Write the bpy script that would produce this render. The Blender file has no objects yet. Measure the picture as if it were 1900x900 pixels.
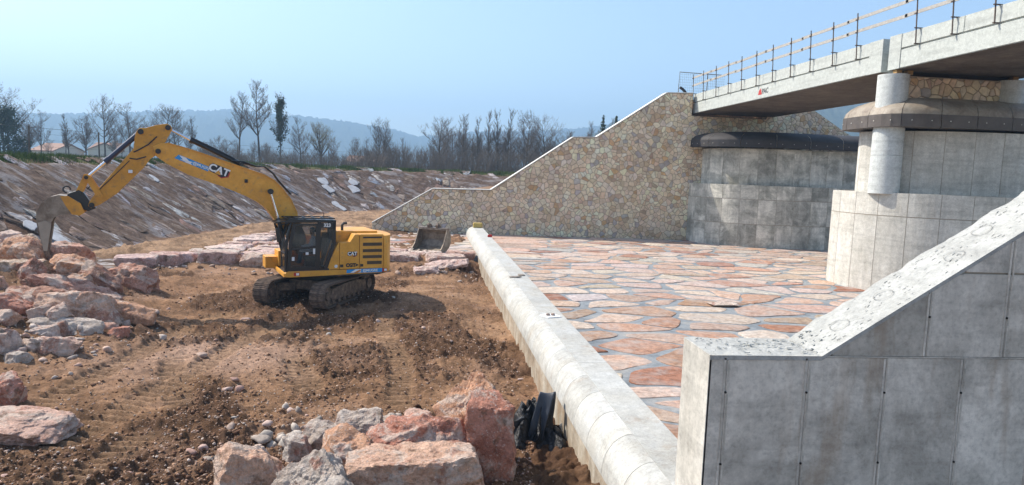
import bpy, bmesh, math, random
import numpy as np
from mathutils import Vector, Matrix, Euler
R_ = math.radians
scene = bpy.context.scene
COL = scene.collection

# ------------------------------------------------------------------ camera
cam_d = bpy.data.cameras.new('camera'); cam = bpy.data.objects.new('camera', cam_d); COL.objects.link(cam)
cam_d.sensor_width = 36.0; cam_d.lens = 36.0 * 1280 / 1900; cam_d.clip_start = 0.1; cam_d.clip_end = 12000
YAW, PITCH, ROLL = R_(6.46), math.atan(129.5 / 1280), 0.038
cam.matrix_world = Matrix.Translation((0, 0, 5.0)) @ Matrix.Rotation(-YAW, 4, 'Z') @ Matrix.Rotation(math.pi / 2 - PITCH, 4, 'X') @ Matrix.Rotation(ROLL, 4, 'Z')
scene.camera = cam

# ------------------------------------------------------------------ sky and sun
SUN_EL, SUN_DIR = R_(46), Vector((-0.88, 0.475, 0)).normalized()
to_sun = Vector((SUN_DIR.x * math.cos(SUN_EL), SUN_DIR.y * math.cos(SUN_EL), math.sin(SUN_EL)))
world = bpy.data.worlds.new('World'); scene.world = world; world.use_nodes = True
wn = world.node_tree; bg = wn.nodes['Background']
sky = wn.nodes.new('ShaderNodeTexSky'); sky.sky_type = 'NISHITA'; sky.sun_disc = False
sky.sun_elevation = SUN_EL; sky.sun_rotation = math.atan2(SUN_DIR.x, SUN_DIR.y)
sky.air_density = 1.0; sky.dust_density = 1.5; sky.ozone_density = 1.0
wn.links.new(sky.outputs[0], bg.inputs[0]); bg.inputs[1].default_value = 0.132
sun_d = bpy.data.lights.new('sun', 'SUN'); sun_d.energy = 4.0; sun_d.angle = R_(0.5); sun_d.color = (1.0, 0.93, 0.83)
sun = bpy.data.objects.new('sun', sun_d); COL.objects.link(sun)
sun.rotation_euler = to_sun.to_track_quat('Z', 'Y').to_euler()
vs = scene.view_settings; vs.view_transform = 'Standard'; vs.look = 'None'; vs.exposure = 0.95; vs.gamma = 1.0; vs.use_curve_mapping = False
scene.cycles.use_denoising = True; scene.cycles.max_bounces = 6; scene.cycles.transparent_max_bounces = 8; scene.cycles.volume_bounces = 0

# ------------------------------------------------------------------ numpy noise
def _hash(ix, iy, iz, s):
    n = (ix * 374761393 + iy * 668265263 + iz * 2147483647 + s * 1274126177) & 0xffffffff
    n = ((n ^ (n >> 13)) * 1274126177) & 0xffffffff
    n = ((n ^ (n >> 16)) * 2246822519) & 0xffffffff
    return ((n ^ (n >> 15)) & 0xffffff) / float(0xffffff)
def vnoise(x, y, z=None, s=0):
    x = np.asarray(x, float); y = np.asarray(y, float); z = np.zeros_like(x) if z is None else np.asarray(z, float)
    fx, fy, fz = np.floor(x), np.floor(y), np.floor(z)
    ix, iy, iz = fx.astype(np.int64), fy.astype(np.int64), fz.astype(np.int64)
    u, v, w = x - fx, y - fy, z - fz
    u = u * u * (3 - 2 * u); v = v * v * (3 - 2 * v); w = w * w * (3 - 2 * w)
    r = 0
    for a, wa in ((0, 1 - u), (1, u)):
        for b, wb in ((0, 1 - v), (1, v)):
            for c, wc in ((0, 1 - w), (1, w)):
                r = r + _hash(ix + a, iy + b, iz + c, s) * wa * wb * wc
    return r * 2 - 1
def fbm(x, y, z=None, o=4, g=0.5, s=0):
    r, a, f = 0, 1.0, 1.0
    for i in range(o):
        r = r + a * vnoise(x * f + 7.3 * i, y * f - 3.1 * i, None if z is None else z * f + 1.7 * i, s + i); a *= g; f *= 2.03
    return r
def sstep(a, b, x):
    t = np.clip((x - a) / (b - a), 0, 1); return t * t * (3 - 2 * t)

# ------------------------------------------------------------------ object helpers
def tag(o, label=None, cat=None, group=None, kind=None):
    if label: o['label'] = label
    if cat: o['category'] = cat
    if group: o['group'] = group
    if kind: o['kind'] = kind
    return o
def empty(name, loc=(0, 0, 0), rz=0.0):
    o = bpy.data.objects.new(name, None); COL.objects.link(o); o.location = loc; o.rotation_euler = (0, 0, rz); o.empty_display_size = 0.2
    return o
def link(name, me, parent=None):
    o = bpy.data.objects.new(name, me); COL.objects.link(o); o.parent = parent
    return o
def copy_tree(o, parent=None):
    c = o.copy(); COL.objects.link(c); c.parent = parent
    for ch in list(o.children): copy_tree(ch, c)
    return c
def mesh_np(name, V, Fs, mat=None, smooth=False, col=None):
    """V (n,3); Fs list of faces or (m,k) array; col (n,3) colours on points"""
    me = bpy.data.meshes.new(name)
    V = np.asarray(V, np.float32)
    if isinstance(Fs, np.ndarray) and len(Fs):
        k = Fs.shape[1]; m = len(Fs)
        me.vertices.add(len(V)); me.vertices.foreach_set('co', V.ravel())
        me.loops.add(m * k); me.loops.foreach_set('vertex_index', Fs.astype(np.int32).ravel())
        me.polygons.add(m); me.polygons.foreach_set('loop_start', np.arange(0, m * k, k, dtype=np.int32))
        me.update(calc_edges=True)
    else:
        me.from_pydata(V.tolist(), [], [tuple(int(i) for i in f) for f in Fs])
    if smooth: me.polygons.foreach_set('use_smooth', np.ones(len(me.polygons), bool))
    if col is not None:
        ca = me.color_attributes.new('tone', 'FLOAT_COLOR', 'POINT')
        c4 = np.ones((len(V), 4), np.float32); c4[:, :3] = col; ca.data.foreach_set('color', c4.ravel())
    if mat: me.materials.append(mat)
    me.update()
    return me

class MB:
    """collects shapes for ONE mesh"""
    def __init__(s, M=None): s.v = []; s.f = []; s.M = M
    def add(s, vs, fs):
        b = len(s.v)
        s.v += [tuple(Vector(p)) for p in vs]; s.f += [tuple(i + b for i in f) for f in fs]; return s
    def box(s, x0, x1, y0, y1, z0, z1, c=0.0):
        if c <= 0:
            vs = [(x, y, z) for z in (z0, z1) for y in (y0, y1) for x in (x0, x1)]
            return s.add(vs, [(0, 2, 3, 1), (4, 5, 7, 6), (0, 1, 5, 4), (2, 6, 7, 3), (0, 4, 6, 2), (1, 3, 7, 5)])
        bm = bmesh.new(); bmesh.ops.create_cube(bm, size=1)
        for v in bm.verts: v.co = Vector(((x0 + x1) / 2 + v.co.x * (x1 - x0), (y0 + y1) / 2 + v.co.y * (y1 - y0), (z0 + z1) / 2 + v.co.z * (z1 - z0)))
        bmesh.ops.bevel(bm, geom=bm.edges[:], offset=c, segments=2, affect='EDGES', profile=0.6)
        return s.bm(bm)
    def bm(s, bm):
        bm.verts.index_update(); s.add([v.co for v in bm.verts], [[v.index for v in f.verts] for f in bm.faces]); bm.free(); return s
    def prism(s, poly, a, b, axis='y', c=0.0):
        """2D polygon extruded along an axis between a and b"""
        def P(p, t): return {'y': (p[0], t, p[1]), 'x': (t, p[0], p[1]), 'z': (p[0], p[1], t)}[axis]
        n = len(poly); vs = [P(p, a) for p in poly] + [P(p, b) for p in poly]
        fs = [tuple(range(n)), tuple(range(2 * n - 1, n - 1, -1))] + [(i, n + i, n + (i + 1) % n, (i + 1) % n) for i in range(n)]
        bm = bmesh.new(); bv = [bm.verts.new(v) for v in vs]
        for f in fs: bm.faces.new([bv[i] for i in f])
        bmesh.ops.recalc_face_normals(bm, faces=bm.faces[:])
        if c > 0: bmesh.ops.bevel(bm, geom=bm.edges[:], offset=c, segments=2, affect='EDGES', profile=0.6)
        return s.bm(bm)
    def cyl(s, p0, p1, r0, r1=None, n=12, caps=True):
        r1 = r0 if r1 is None else r1; p0, p1 = Vector(p0), Vector(p1); d = (p1 - p0).normalized()
        a = d.orthogonal().normalized(); b = d.cross(a)
        vs = []
        for p, r in ((p0, r0), (p1, r1)):
            vs += [p + (a * math.cos(2 * math.pi * i / n) + b * math.sin(2 * math.pi * i / n)) * r for i in range(n)]
        fs = [(i, (i + 1) % n, n + (i + 1) % n, n + i) for i in range(n)]
        if caps: fs += [tuple(range(n - 1, -1, -1)), tuple(range(n, 2 * n))]
        return s.add(vs, fs)
    def tube(s, pts, rad, n=8, caps=True):
        pts = [Vector(p) for p in pts]; vs = []; a = None
        for i, p in enumerate(pts):
            d = (pts[min(i + 1, len(pts) - 1)] - pts[max(i - 1, 0)]).normalized()
            a = (d.orthogonal() if a is None else a - d * a.dot(d)).normalized(); b = d.cross(a)
            r = rad[i] if isinstance(rad, (list, tuple)) else rad
            vs += [p + (a * math.cos(2 * math.pi * k / n) + b * math.sin(2 * math.pi * k / n)) * r for k in range(n)]
        fs = [(j * n + i, j * n + (i + 1) % n, (j + 1) * n + (i + 1) % n, (j + 1) * n + i) for j in range(len(pts) - 1) for i in range(n)]
        if caps: fs += [tuple(range(n - 1, -1, -1)), tuple(range((len(pts) - 1) * n, len(pts) * n))]
        return s.add(vs, fs)
    def bar(s, p0, p1, w, h, upv=(0, 0, 1)):
        p0, p1 = Vector(p0), Vector(p1); d = (p1 - p0).normalized(); sd = d.cross(Vector(upv)).normalized(); u = sd.cross(d)
        vs = [p + sd * (sx * w / 2) + u * (su * h / 2) for p in (p0, p1) for sx, su in ((-1, -1), (1, -1), (1, 1), (-1, 1))]
        return s.add(vs, [(0, 1, 2, 3), (7, 6, 5, 4), (0, 4, 5, 1), (1, 5, 6, 2), (2, 6, 7, 3), (3, 7, 4, 0)])
    def build(s, name, mat, parent=None, smooth=False, sharp=35):
        vs = [tuple(s.M @ Vector(v)) for v in s.v] if s.M is not None else s.v
        me = bpy.data.meshes.new(name); me.from_pydata(vs, [], s.f)
        bm = bmesh.new(); bm.from_mesh(me); bmesh.ops.recalc_face_normals(bm, faces=bm.faces[:]); bm.to_mesh(me); bm.free()
        if mat: me.materials.append(mat)
        if smooth:
            me.polygons.foreach_set('use_smooth', np.ones(len(me.polygons), bool)); me.set_sharp_from_angle(angle=R_(sharp))
        me.update()
        return link(name, me, parent)

def text_mesh(body, name, mat, parent, M, size=1.0, extrude=0.003, bold=0.0):
    cu = bpy.data.curves.new('t', 'FONT'); cu.body = body; cu.size = size; cu.extrude = extrude; cu.offset = bold
    cu.align_x = 'CENTER'; cu.align_y = 'CENTER'; cu.resolution_u = 3
    o = bpy.data.objects.new('t', cu); COL.objects.link(o)
    dg = bpy.context.evaluated_depsgraph_get(); me = bpy.data.meshes.new_from_object(o.evaluated_get(dg))
    bpy.data.objects.remove(o); bpy.data.curves.remove(cu)
    me.transform(M); me.materials.clear(); me.materials.append(mat); me.name = name
    return link(name, me, parent)

# ------------------------------------------------------------------ materials
class G:
    def __init__(s, name, rough=0.8, spec=0.3):
        s.m = bpy.data.materials.new(name); s.m.use_nodes = True; s.nt = s.m.node_tree
        s.b = s.nt.nodes['Principled BSDF']; s.b.inputs['Roughness'].default_value = rough; s.b.inputs['Specular IOR Level'].default_value = spec
        s.tc = s.nt.nodes.new('ShaderNodeTexCoord'); s.oi = s.nt.nodes.new('ShaderNodeObjectInfo')
    def put(s, sock, v):
        if hasattr(v, 'is_linked') or isinstance(v, bpy.types.NodeSocket): s.nt.links.new(v, sock)
        elif isinstance(v, (tuple, list)) and len(v) == 3 and sock.type == 'RGBA': sock.default_value = (*v, 1)
        else: sock.default_value = v
    def obj(s, scale=(1, 1, 1), rnd=True):
        mp = s.nt.nodes.new('ShaderNodeMapping'); s.nt.links.new(s.tc.outputs['Object'], mp.inputs['Vector']); mp.inputs['Scale'].default_value = scale
        if rnd:
            cx = s.nt.nodes.new('ShaderNodeMath'); cx.operation = 'MULTIPLY'; s.nt.links.new(s.oi.outputs['Random'], cx.inputs[0]); cx.inputs[1].default_value = 53.0
            s.nt.links.new(cx.outputs[0], mp.inputs['Location'])
        return mp.outputs[0]
    def pos(s, scale=(1, 1, 1)):
        ge = s.nt.nodes.new('ShaderNodeNewGeometry'); mp = s.nt.nodes.new('ShaderNodeMapping'); s.nt.links.new(ge.outputs['Position'], mp.inputs['Vector']); mp.inputs['Scale'].default_value = scale
        return mp.outputs[0]
    def noise(s, vec, scale, detail=5, rough=0.6, dist=0.0):
        n = s.nt.nodes.new('ShaderNodeTexNoise'); s.nt.links.new(vec, n.inputs['Vector'])
        n.inputs['Scale'].default_value = scale; n.inputs['Detail'].default_value = detail; n.inputs['Roughness'].default_value = rough; n.inputs['Distortion'].default_value = dist
        return n.outputs[0]
    def voro(s, vec, scale, feat='F1', out=0):
        n = s.nt.nodes.new('ShaderNodeTexVoronoi'); n.feature = feat; s.nt.links.new(vec, n.inputs['Vector']); n.inputs['Scale'].default_value = scale
        return n.outputs[out]
    def ramp(s, fac, stops, interp='LINEAR'):
        n = s.nt.nodes.new('ShaderNodeValToRGB'); s.put(n.inputs[0], fac); cr = n.color_ramp; cr.interpolation = interp
        while len(cr.elements) < len(stops): cr.elements.new(0.5)
        for e, (p, c) in zip(cr.elements, stops):
            e.position = p; e.color = (*c, 1) if isinstance(c, (tuple, list)) else (c, c, c, 1)
        return n.outputs[0]
    def mix(s, fac, a, b, mode='MIX'):
        n = s.nt.nodes.new('ShaderNodeMix'); n.data_type = 'RGBA'; n.blend_type = mode
        s.put(n.inputs[0], fac); s.put(n.inputs[6], a); s.put(n.inputs[7], b); return n.outputs[2]
    def math(s, op, a, b=0.0):
        n = s.nt.nodes.new('ShaderNodeMath'); n.operation = op; s.put(n.inputs[0], a); s.put(n.inputs[1], b); return n.outputs[0]
    def attr(s, name='tone'):
        n = s.nt.nodes.new('ShaderNodeAttribute'); n.attribute_name = name; return n.outputs['Color']
    def scale(s, col, fac):   # multiply colour by a value
        return s.mix(1.0, col, fac, 'MULTIPLY')
    def bump(s, h, strength=0.5, dist=0.02):
        n = s.nt.nodes.new('ShaderNodeBump'); n.inputs['Strength'].default_value = strength; n.inputs['Distance'].default_value = dist
        s.nt.links.new(h, n.inputs['Height']); s.nt.links.new(n.outputs[0], s.b.inputs['Normal'])
    def base(s, c): s.put(s.b.inputs['Base Color'], c); return s
def plain(name, c, rough=0.6, metal=0.0, var=0.15, spec=0.3, sc=3.0, bump=0.0):
    g = G(name, rough, spec); g.b.inputs['Metallic'].default_value = metal
    n = g.noise(g.obj(), sc, 6, 0.65)
    g.base(g.scale(c, g.ramp(n, [(0.25, 1 - var), (0.75, 1 + var * 0.6)])))
    if bump: g.bump(g.noise(g.obj(), sc * 8, 4), bump, 0.01)
    return g.m

def concrete(name, light, dark, blotch=0.5, streak=0.5, rust=0.0, rnd=0.25, bump=0.25, scale=1.0):
    g = G(name, 0.85, 0.2); v = g.obj(); vs_ = g.obj((2.2 * scale, 2.2 * scale, 0.22 * scale))
    b1 = g.noise(v, 0.9 * scale, 8, 0.68, 0.6); b2 = g.noise(vs_, 1.6, 6, 0.65); b3 = g.noise(v, 6 * scale, 6, 0.7)
    f = g.ramp(b1, [(0.5 - 0.18 / max(blotch, .05) * 0.5, 0.0), (0.5 + 0.18 / max(blotch, .05) * 0.5, 1.0)])
    c = g.mix(f, dark, light)
    c = g.scale(c, g.ramp(b2, [(0.3, 1 - 0.45 * streak), (0.62, 1.0)]))
    c = g.scale(c, g.ramp(b3, [(0.3, 0.80), (0.7, 1.10)])); c = g.scale(c, g.ramp(g.noise(v, 22 * scale, 4, 0.7), [(0.32, 0.80), (0.5, 1.0), (0.7, 1.08)]))
    c = g.scale(c, g.ramp(g.noise(g.obj((0.25, 0.25, 3.0)), 1.4, 5, 0.6), [(0.34, 0.84), (0.5, 1.0)]))
    c = g.scale(c, g.math('ADD', g.math('MULTIPLY', g.oi.outputs['Random'], rnd), 1 - rnd / 2))
    pit = g.ramp(g.voro(v, 34 * scale), [(0.06, 0.55), (0.13, 1.0)]); pm = g.ramp(g.noise(v, 3.0, 3), [(0.5, 0.0), (0.6, 1.0)])
    c = g.mix(g.math('MULTIPLY', pm, 0.7), c, g.scale(c, pit))
    if rust:
        r = g.ramp(g.noise(g.obj((2.0, 2.0, 0.35)), 1.3, 4, 0.6), [(0.58, 0.0), (0.70, 1.0)])
        c = g.mix(g.math('MULTIPLY', r, rust), c, (0.24, 0.14, 0.06))
    g.base(c); g.bump(g.mix(0.5, b3, g.noise(v, 40, 4)), bump, 0.012)
    return g.m

def rock_mat(name, vein=(0.62, 0.50, 0.41), dirt=(0.17, 0.105, 0.065)):
    g = G(name, 0.88, 0.2); v = g.obj()
    tint = g.oi.outputs['Color']
    n1 = g.noise(v, 1.3, 7, 0.7, 0.8); n2 = g.noise(v, 4.5, 7, 0.72, 0.4); n3 = g.noise(v, 16, 5, 0.7)
    c = g.scale(tint, g.ramp(n2, [(0.30, (0.58, 0.45, 0.41)), (0.46, (1.0, 0.97, 0.95)), (0.66, (1.35, 1.34, 1.33))]))
    c = g.mix(g.ramp(n1, [(0.50, 0.0), (0.57, 0.8)]), c, vein)
    c = g.mix(g.ramp(g.noise(v, 2.1, 6, 0.7, 0.3), [(0.55, 0.0), (0.63, 0.7)]), c, (0.36, 0.15, 0.10))
    sp = g.ramp(g.noise(v, 24, 3, 0.6), [(0.58, 0.0), (0.68, 0.6)]); c = g.mix(sp, c, (0.66, 0.57, 0.5))
    c = g.mix(g.ramp(g.noise(v, 2.9, 5, 0.65), [(0.58, 0.0), (0.66, 0.75)]), c, dirt)
    c = g.scale(c, g.ramp(n3, [(0.3, 0.70), (0.5, 1.02), (0.68, 1.25)]))
    g.base(c); g.bump(g.mix(0.5, n2, g.noise(v, 30, 4, 0.75)), 1.0, 0.12)
    return g.m

def stone_attr(name, bump=0.5, var=0.25, sc=7.0):
    """stone whose own colour sits on the mesh (tone)"""
    g = G(name, 0.86, 0.2); v = g.pos(); n = g.noise(v, sc, 6, 0.7); n2 = g.noise(v, sc * 0.3, 5, 0.65)
    c = g.scale(g.attr(), g.ramp(n, [(0.3, 1 - var), (0.7, 1 + var * 0.7)]))
    c = g.scale(c, g.ramp(n2, [(0.3, (1 - var * .8, 1 - var, 1 - var)), (0.7, (1.1, 1.08, 1.05))]))
    g.base(c); g.bump(g.mix(0.5, n, g.noise(v, sc * 4, 4)), bump, 0.02)
    return g.m

# ================================================================== TERRAIN
def chaikin(P, it=2):
    P = [np.array(p, float) for p in P]
    for _ in range(it):
        Q = [P[0]]
        for a, b in zip(P[:-1], P[1:]): Q += [0.75 * a + 0.25 * b, 0.25 * a + 0.75 * b]
        P = Q + [P[-1]]
    return np.array(P)
FOOT = chaikin([(-26, -30), (-21.5, 5), (-19.5, 20), (-17, 38), (-14, 55), (-11, 70), (-6.8, 77), (2, 82), (20, 84), (70, 84), (160, 84)])
BANK_W, RIM_Z = 8.8, 4.78
def foot_dist(x, y):
    """distance from the bank foot, positive on the bank side"""
    best = np.full(x.shape, 1e9); sg = np.ones(x.shape)
    for (ax, ay), (bx, by) in zip(FOOT[:-1], FOOT[1:]):
        dx, dy = bx - ax, by - ay; L2 = dx * dx + dy * dy
        t = np.clip(((x - ax) * dx + (y - ay) * dy) / L2, 0, 1)
        d = np.hypot(x - ax - t * dx, y - ay - t * dy); s = np.sign(dx * (y - ay) - dy * (x - ax)); s[s == 0] = 1
        m = d < best; best[m] = d[m]; sg[m] = s[m]
    return best * sg
def bank_z(d):
    return RIM_Z * np.clip(sstep(-0.6, BANK_W + 0.3, d) * 0.35 + np.clip(d / BANK_W, 0, 1) * 0.65, 0, 1)
WALL_P = [(-4.56, 0.96), (-0.21, 3.6), (4.06, 3.65), (10.07, 7.78), (11.82, 7.85), (17.04, 11.38), (19.06, 11.45)]
TRACKS = [((-5.55, 10.0), (-5.35, 13.0), 0.55), ((-9.2, 12.2), (-7.8, 14.6), 0.6), ((-3.6, 18.4), (-2.5, 15.2), 0.6), ((-6.4, 17.8), (-5.0, 14.4), 0.55), ((-8.2, 20.5), (-5.2, 20.0), 0.5), ((-6.8, 23.5), (-8.3, 9.5), 0.6), ((-4.5, 22.5), (-6.5, 12.5), 0.6), ((-1.6, 24.0), (-0.6, 14.5), 0.55)]
def wall_x(X): return 3.72 - 0.0105 * (X - 9)          # right edge of the sill at a given Y
def terrain(x, y):
    d = foot_dist(x, y)
    z = bank_z(d) - 0.006 * np.clip(d - BANK_W - 4, 0, 250) * (d > 0)
    near = np.exp(-((np.hypot(x, y)) / 60) ** 2)
    floor = 1 - sstep(-1.0, 1.0, d)
    rough = fbm(x * 0.30, y * 0.30, o=3, s=3) * 0.10 + fbm(x * 1.1, y * 1.1, o=3, s=9) * 0.06
    clod = np.abs(fbm(x * 3.0, y * 3.0, o=3, s=21)); patch = sstep(-0.25, 0.35, fbm(x * 0.45, y * 0.45, o=2, s=33))
    fine = fbm(x * 7.5, y * 7.5, o=2, s=41)
    flat = np.zeros_like(x); rid = np.zeros_like(x)
    for (ax, ay), (bx, by), w in TRACKS:
        L = math.hypot(bx - ax, by - ay); ux, uy = (bx - ax) / L, (by - ay) / L
        s_ = (x - ax) * ux + (y - ay) * uy; q = (x - ax) * -uy + (y - ay) * ux + 0.12 * np.sin(s_ * 0.7)
        m = sstep(w / 2 + 0.12, w / 2 - 0.08, np.abs(q)) * sstep(-0.4, 0.3, s_) * sstep(L + 0.4, L - 0.3, s_)
        flat = np.maximum(flat, m); rid = np.where(m > 0.05, np.clip(np.sin(2 * math.pi * s_ / 0.25) * 1.6, -1, 1) * m, rid)
    amp = (0.35 + 0.65 * patch) * (1 - 0.85 * flat)
    z = z + floor * (rough * (1 - 0.5 * flat) + (0.15 * clod ** 1.2 + 0.045 * fine) * amp - 0.05 * flat + 0.055 * rid)
    z = z + (1 - floor) * near * (fbm(x * 0.7, y * 0.7, o=3, s=5) * 0.10) * (d < BANK_W + 2)
    # the mound that carries the boulder pile, the strip along the sill and the shallow pit before the block platform
    z = z + 1.25 * np.exp(-(((x + 13.4) / 3.2) ** 2 + ((y - 23.6) / 3.0) ** 2)) + 0.55 * np.exp(-(((x + 11.5) / 2.6) ** 2 + ((y - 18.6) / 2.4) ** 2))
    z = z - 0.22 * np.exp(-((x - 2.2) / 0.9) ** 2) * (y > 11) * (y < 36) - 0.12 * np.exp(-((y - 32.5) / 1.6) ** 2) * (x > -13) * (x < 2.5)
    z = z + 0.35 * sstep(33.5, 36.5, y) * floor * sstep(3.0, 1.5, x)
    z = z + 0.30 * np.exp(-(((x + 6.0) / 4.0) ** 2 + ((y - 62) / 8.0) ** 2)) + 0.45 * np.exp(-(((x + 7.5) / 1.6) ** 2 + ((y - 50.0) / 1.2) ** 2))
    # under the paved basin and the structures
    u = sstep(2.75, 3.0, x) * sstep(53.0, 51.9, y) * sstep(6.0, 7.8, y) * sstep(44, 40, x)
    z = z * (1 - u) + (-0.35) * u
    # levee behind the stone wing wall
    xs = x - 0.2 * (y - 51)
    prof = np.interp(xs, [p[0] for p in WALL_P] + [27.5, 29, 45], [p[1] for p in WALL_P] + [11.2, 10.6, 2.0]) - 0.35
    lev = np.where((y > 51.72) & (xs > -4.6), prof * sstep(-4.6, -3.0, xs), -9) 
    z = np.maximum(z, lev)
    return z, d, floor, patch, flat
def tone_of(x, y, d, floor, patch, flat):
    def C(*c): return np.array(c)[None, :]
    n1 = fbm(x * 0.22, y * 0.22, o=4, s=51)[:, None]; n2 = fbm(x * 1.3, y * 1.3, o=4, s=57)[:, None]; n3 = fbm(x * 5, y * 5, o=2, s=61)[:, None]
    c = C(0.265, 0.165, 0.098) * (1 + 0.30 * n2 + 0.18 * n3)
    moist = np.clip(patch[:, None] * 0.95 + n2 * 0.6 - 0.42, 0, 1); c = c * (1 - moist) + C(0.098, 0.057, 0.034) * moist
    dry = np.clip(n1 * 0.9 + 0.10 + n2 * 0.35, 0, 1); c = c * (1 - dry) + C(0.37, 0.25, 0.158) * dry
    pk = np.clip(np.exp(-(((x + 5.6) / 3.0) ** 2 + ((y - 18.0) / 2.2) ** 2))[:, None] * 1.1 + 0.35 * n2 - 0.15, 0, 0.9) + 0.5 * np.clip(fbm(x * 0.5, y * 0.5, o=3, s=77)[:, None] - 0.25, 0, 1)
    c = c * (1 - pk) + C(0.43, 0.30, 0.225) * pk
    wet = np.clip(patch[:, None] * 1.15 + 0.45 * n2 + 0.25 * n3 - 0.55, 0, 0.85) * (1 - 0.75 * flat[:, None]); c = c * (1 - wet) + C(0.092, 0.055, 0.034) * wet
    c = c * (1 - 0.4 * flat[:, None]) + C(0.40, 0.28, 0.18) * 0.4 * flat[:, None]
    sand = np.clip(sstep(-9, -3.0, d) * sstep(30, 36, y) + sstep(51, 54, y), 0, 1)[:, None] * np.clip(0.9 + 0.4 * n2, 0, 1)
    c = c * (1 - sand) + C(0.285, 0.20, 0.13) * (1 + 0.35 * n2 + 0.25 * n3) * sand
    bk = sstep(-0.6, 0.5, d)[:, None]; c = c * (1 - bk) + C(0.155, 0.098, 0.068) * (1 + 0.35 * n2 + 0.25 * n3) * bk
    gr = sstep(BANK_W - 1.0, BANK_W + 0.2, d + 0.6 * n2[:, 0])[:, None]; c = c * (1 - gr) + C(0.10, 0.125, 0.045) * (1 + 0.3 * n2) * gr
    fd = sstep(BANK_W + 6, BANK_W + 20, d)[:, None]; c = c * (1 - fd) + C(0.125, 0.12, 0.065) * (1 + 0.3 * n1) * fd
    return np.clip(c * np.array([[1.06, 0.965, 0.89]]), 0.02, 0.8)

g = G('earth', 0.95, 0.1); v = g.pos()
n1 = g.noise(v, 9, 7, 0.72); n2 = g.noise(v, 40, 4, 0.7); n3 = g.noise(v, 2.2, 5, 0.7)
c = g.scale(g.attr(), g.ramp(n1, [(0.3, 0.5), (0.52, 1.0), (0.74, 1.4)])); c = g.scale(c, g.ramp(n3, [(0.3, 0.8), (0.7, 1.15)]))
st = g.voro(v, 11.0); sm = g.ramp(g.noise(v, 1.6, 4), [(0.42, 0.0), (0.6, 1.0)])
c = g.mix(g.math('MULTIPLY', g.ramp(st, [(0.10, 0.75), (0.20, 0.0)]), sm), c, (0.42, 0.31, 0.235))
g.base(c); g.bump(g.mix(0.5, n1, n2), 1.0, 0.10); M_EARTH = g.m

az = np.concatenate([np.arange(-180, -50, 5.0), np.arange(-50, -41.5, 0.5), np.arange(-41.5, 14, 0.115), np.arange(14, 50, 0.4), np.arange(50, 180.1, 5.0)])
rr = np.concatenate([[0.5, 2, 4, 6], np.exp(np.arange(math.log(7.5), math.log(21), 0.0037)), np.exp(np.arange(math.log(21), math.log(60), 0.0068)), np.exp(np.arange(math.log(60), math.log(130), 0.013)), np.exp(np.linspace(math.log(131), math.log(6000), 34))])
A, Rr = np.meshgrid(np.radians(az), rr, indexing='ij')
X, Y = (Rr * np.sin(A)).ravel(), (Rr * np.cos(A)).ravel()
Z, D, FL, PA, FT = terrain(X, Y)
na, nr = len(az), len(rr)
I = np.arange(na * nr).reshape(na, nr)
Q = np.stack([I[:-1, :-1], I[:-1, 1:], I[1:, 1:], I[1:, :-1]], -1).reshape(-1, 4)[:, ::-1]
ground = link('ground', mesh_np('ground', np.stack([X, Y, Z], 1), Q, M_EARTH, True, tone_of(X, Y, D, FL, PA, FT)))
tag(ground, 'brown muddy building site floor running out to flat fields', 'ground', kind='structure')
def ground_z(x, y): return float(terrain(np.array([float(x)]), np.array([float(y)]))[0][0])

# ------------------------------------------------------------------ hills
g = G('wooded_hill', 0.95, 0.05); v = g.pos()
c = g.ramp(g.noise(v, 0.03, 8, 0.75), [(0.3, (0.030, 0.040, 0.024)), (0.55, (0.060, 0.070, 0.038)), (0.75, (0.105, 0.095, 0.060))])
g.base(c); g.bump(g.noise(v, 0.12, 4, 0.7), 1.0, 6.0); M_HILL = g.m
def hills(name, ridge, r0, r1, a0, a1, seed, label, da=0.12):
    az = np.radians(np.arange(a0, a1, da)); t = np.linspace(0, 1.25, 40)
    A, T = np.meshgrid(az, t, indexing='ij'); Rr = r0 + (r1 - r0) * T
    el = np.interp(np.degrees(A), [p[0] for p in ridge], [p[1] for p in ridge])
    X, Y = Rr * np.sin(A), Rr * np.cos(A)
    top = 5 + np.tan(np.radians(el * 0.95)) * r1
    shape = np.where(T <= 1, np.sin(np.clip(T, 0, 1) * math.pi / 2) ** 1.4, 1 - (T - 1) * 1.2)
    k = r1 / 2500
    Z = (top - 2) * shape * (1 + 0.10 * fbm(X / 260 / k, Y / 260 / k, o=3, s=seed) * np.sin(np.clip(T, 0, 1) * math.pi)) + (fbm(X / 14 / k, Y / 14 / k, o=3, s=seed + 5) * 5.0 + np.clip(fbm(X / 6 / k, Y / 6 / k, o=2, s=seed + 8), 0.1, 1) * 6) * k * np.clip(T * 3, 0, 1)
    n, m = A.shape; I = np.arange(n * m).reshape(n, m)
    Q = np.stack([I[:-1, :-1], I[:-1, 1:], I[1:, 1:], I[1:, :-1]], -1).reshape(-1, 4)[:, ::-1]
    o = link(name, mesh_np(name, np.stack([X.ravel(), Y.ravel(), Z.ravel()], 1), Q, M_HILL, True)); tag(o, label, 'hills', kind='structure')
HILL_L = [(-60, 3.0), (-31, 2.6), (-26, 3.0), (-22, 3.35), (-18, 3.75), (-15.5, 4.0), (-12.5, 3.85), (-9, 3.75), (-6, 3.55), (-3.5, 3.2), (-1.5, 2.7), (0, 2.85), (3, 3.25), (6, 3.3), (10, 3.55), (14, 4.2), (20, 5), (60, 5)]
HILL_R = [(8, 0.3), (11, 2.4), (14, 4.3), (20, 6.2), (28, 7.2), (36, 7.4), (42, 7.5), (48, 7.2), (70, 6)]
hills('hills', HILL_L, 1500, 2600, -62, 62, 11, 'long blue wooded ridge beyond the bare trees')
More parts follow.
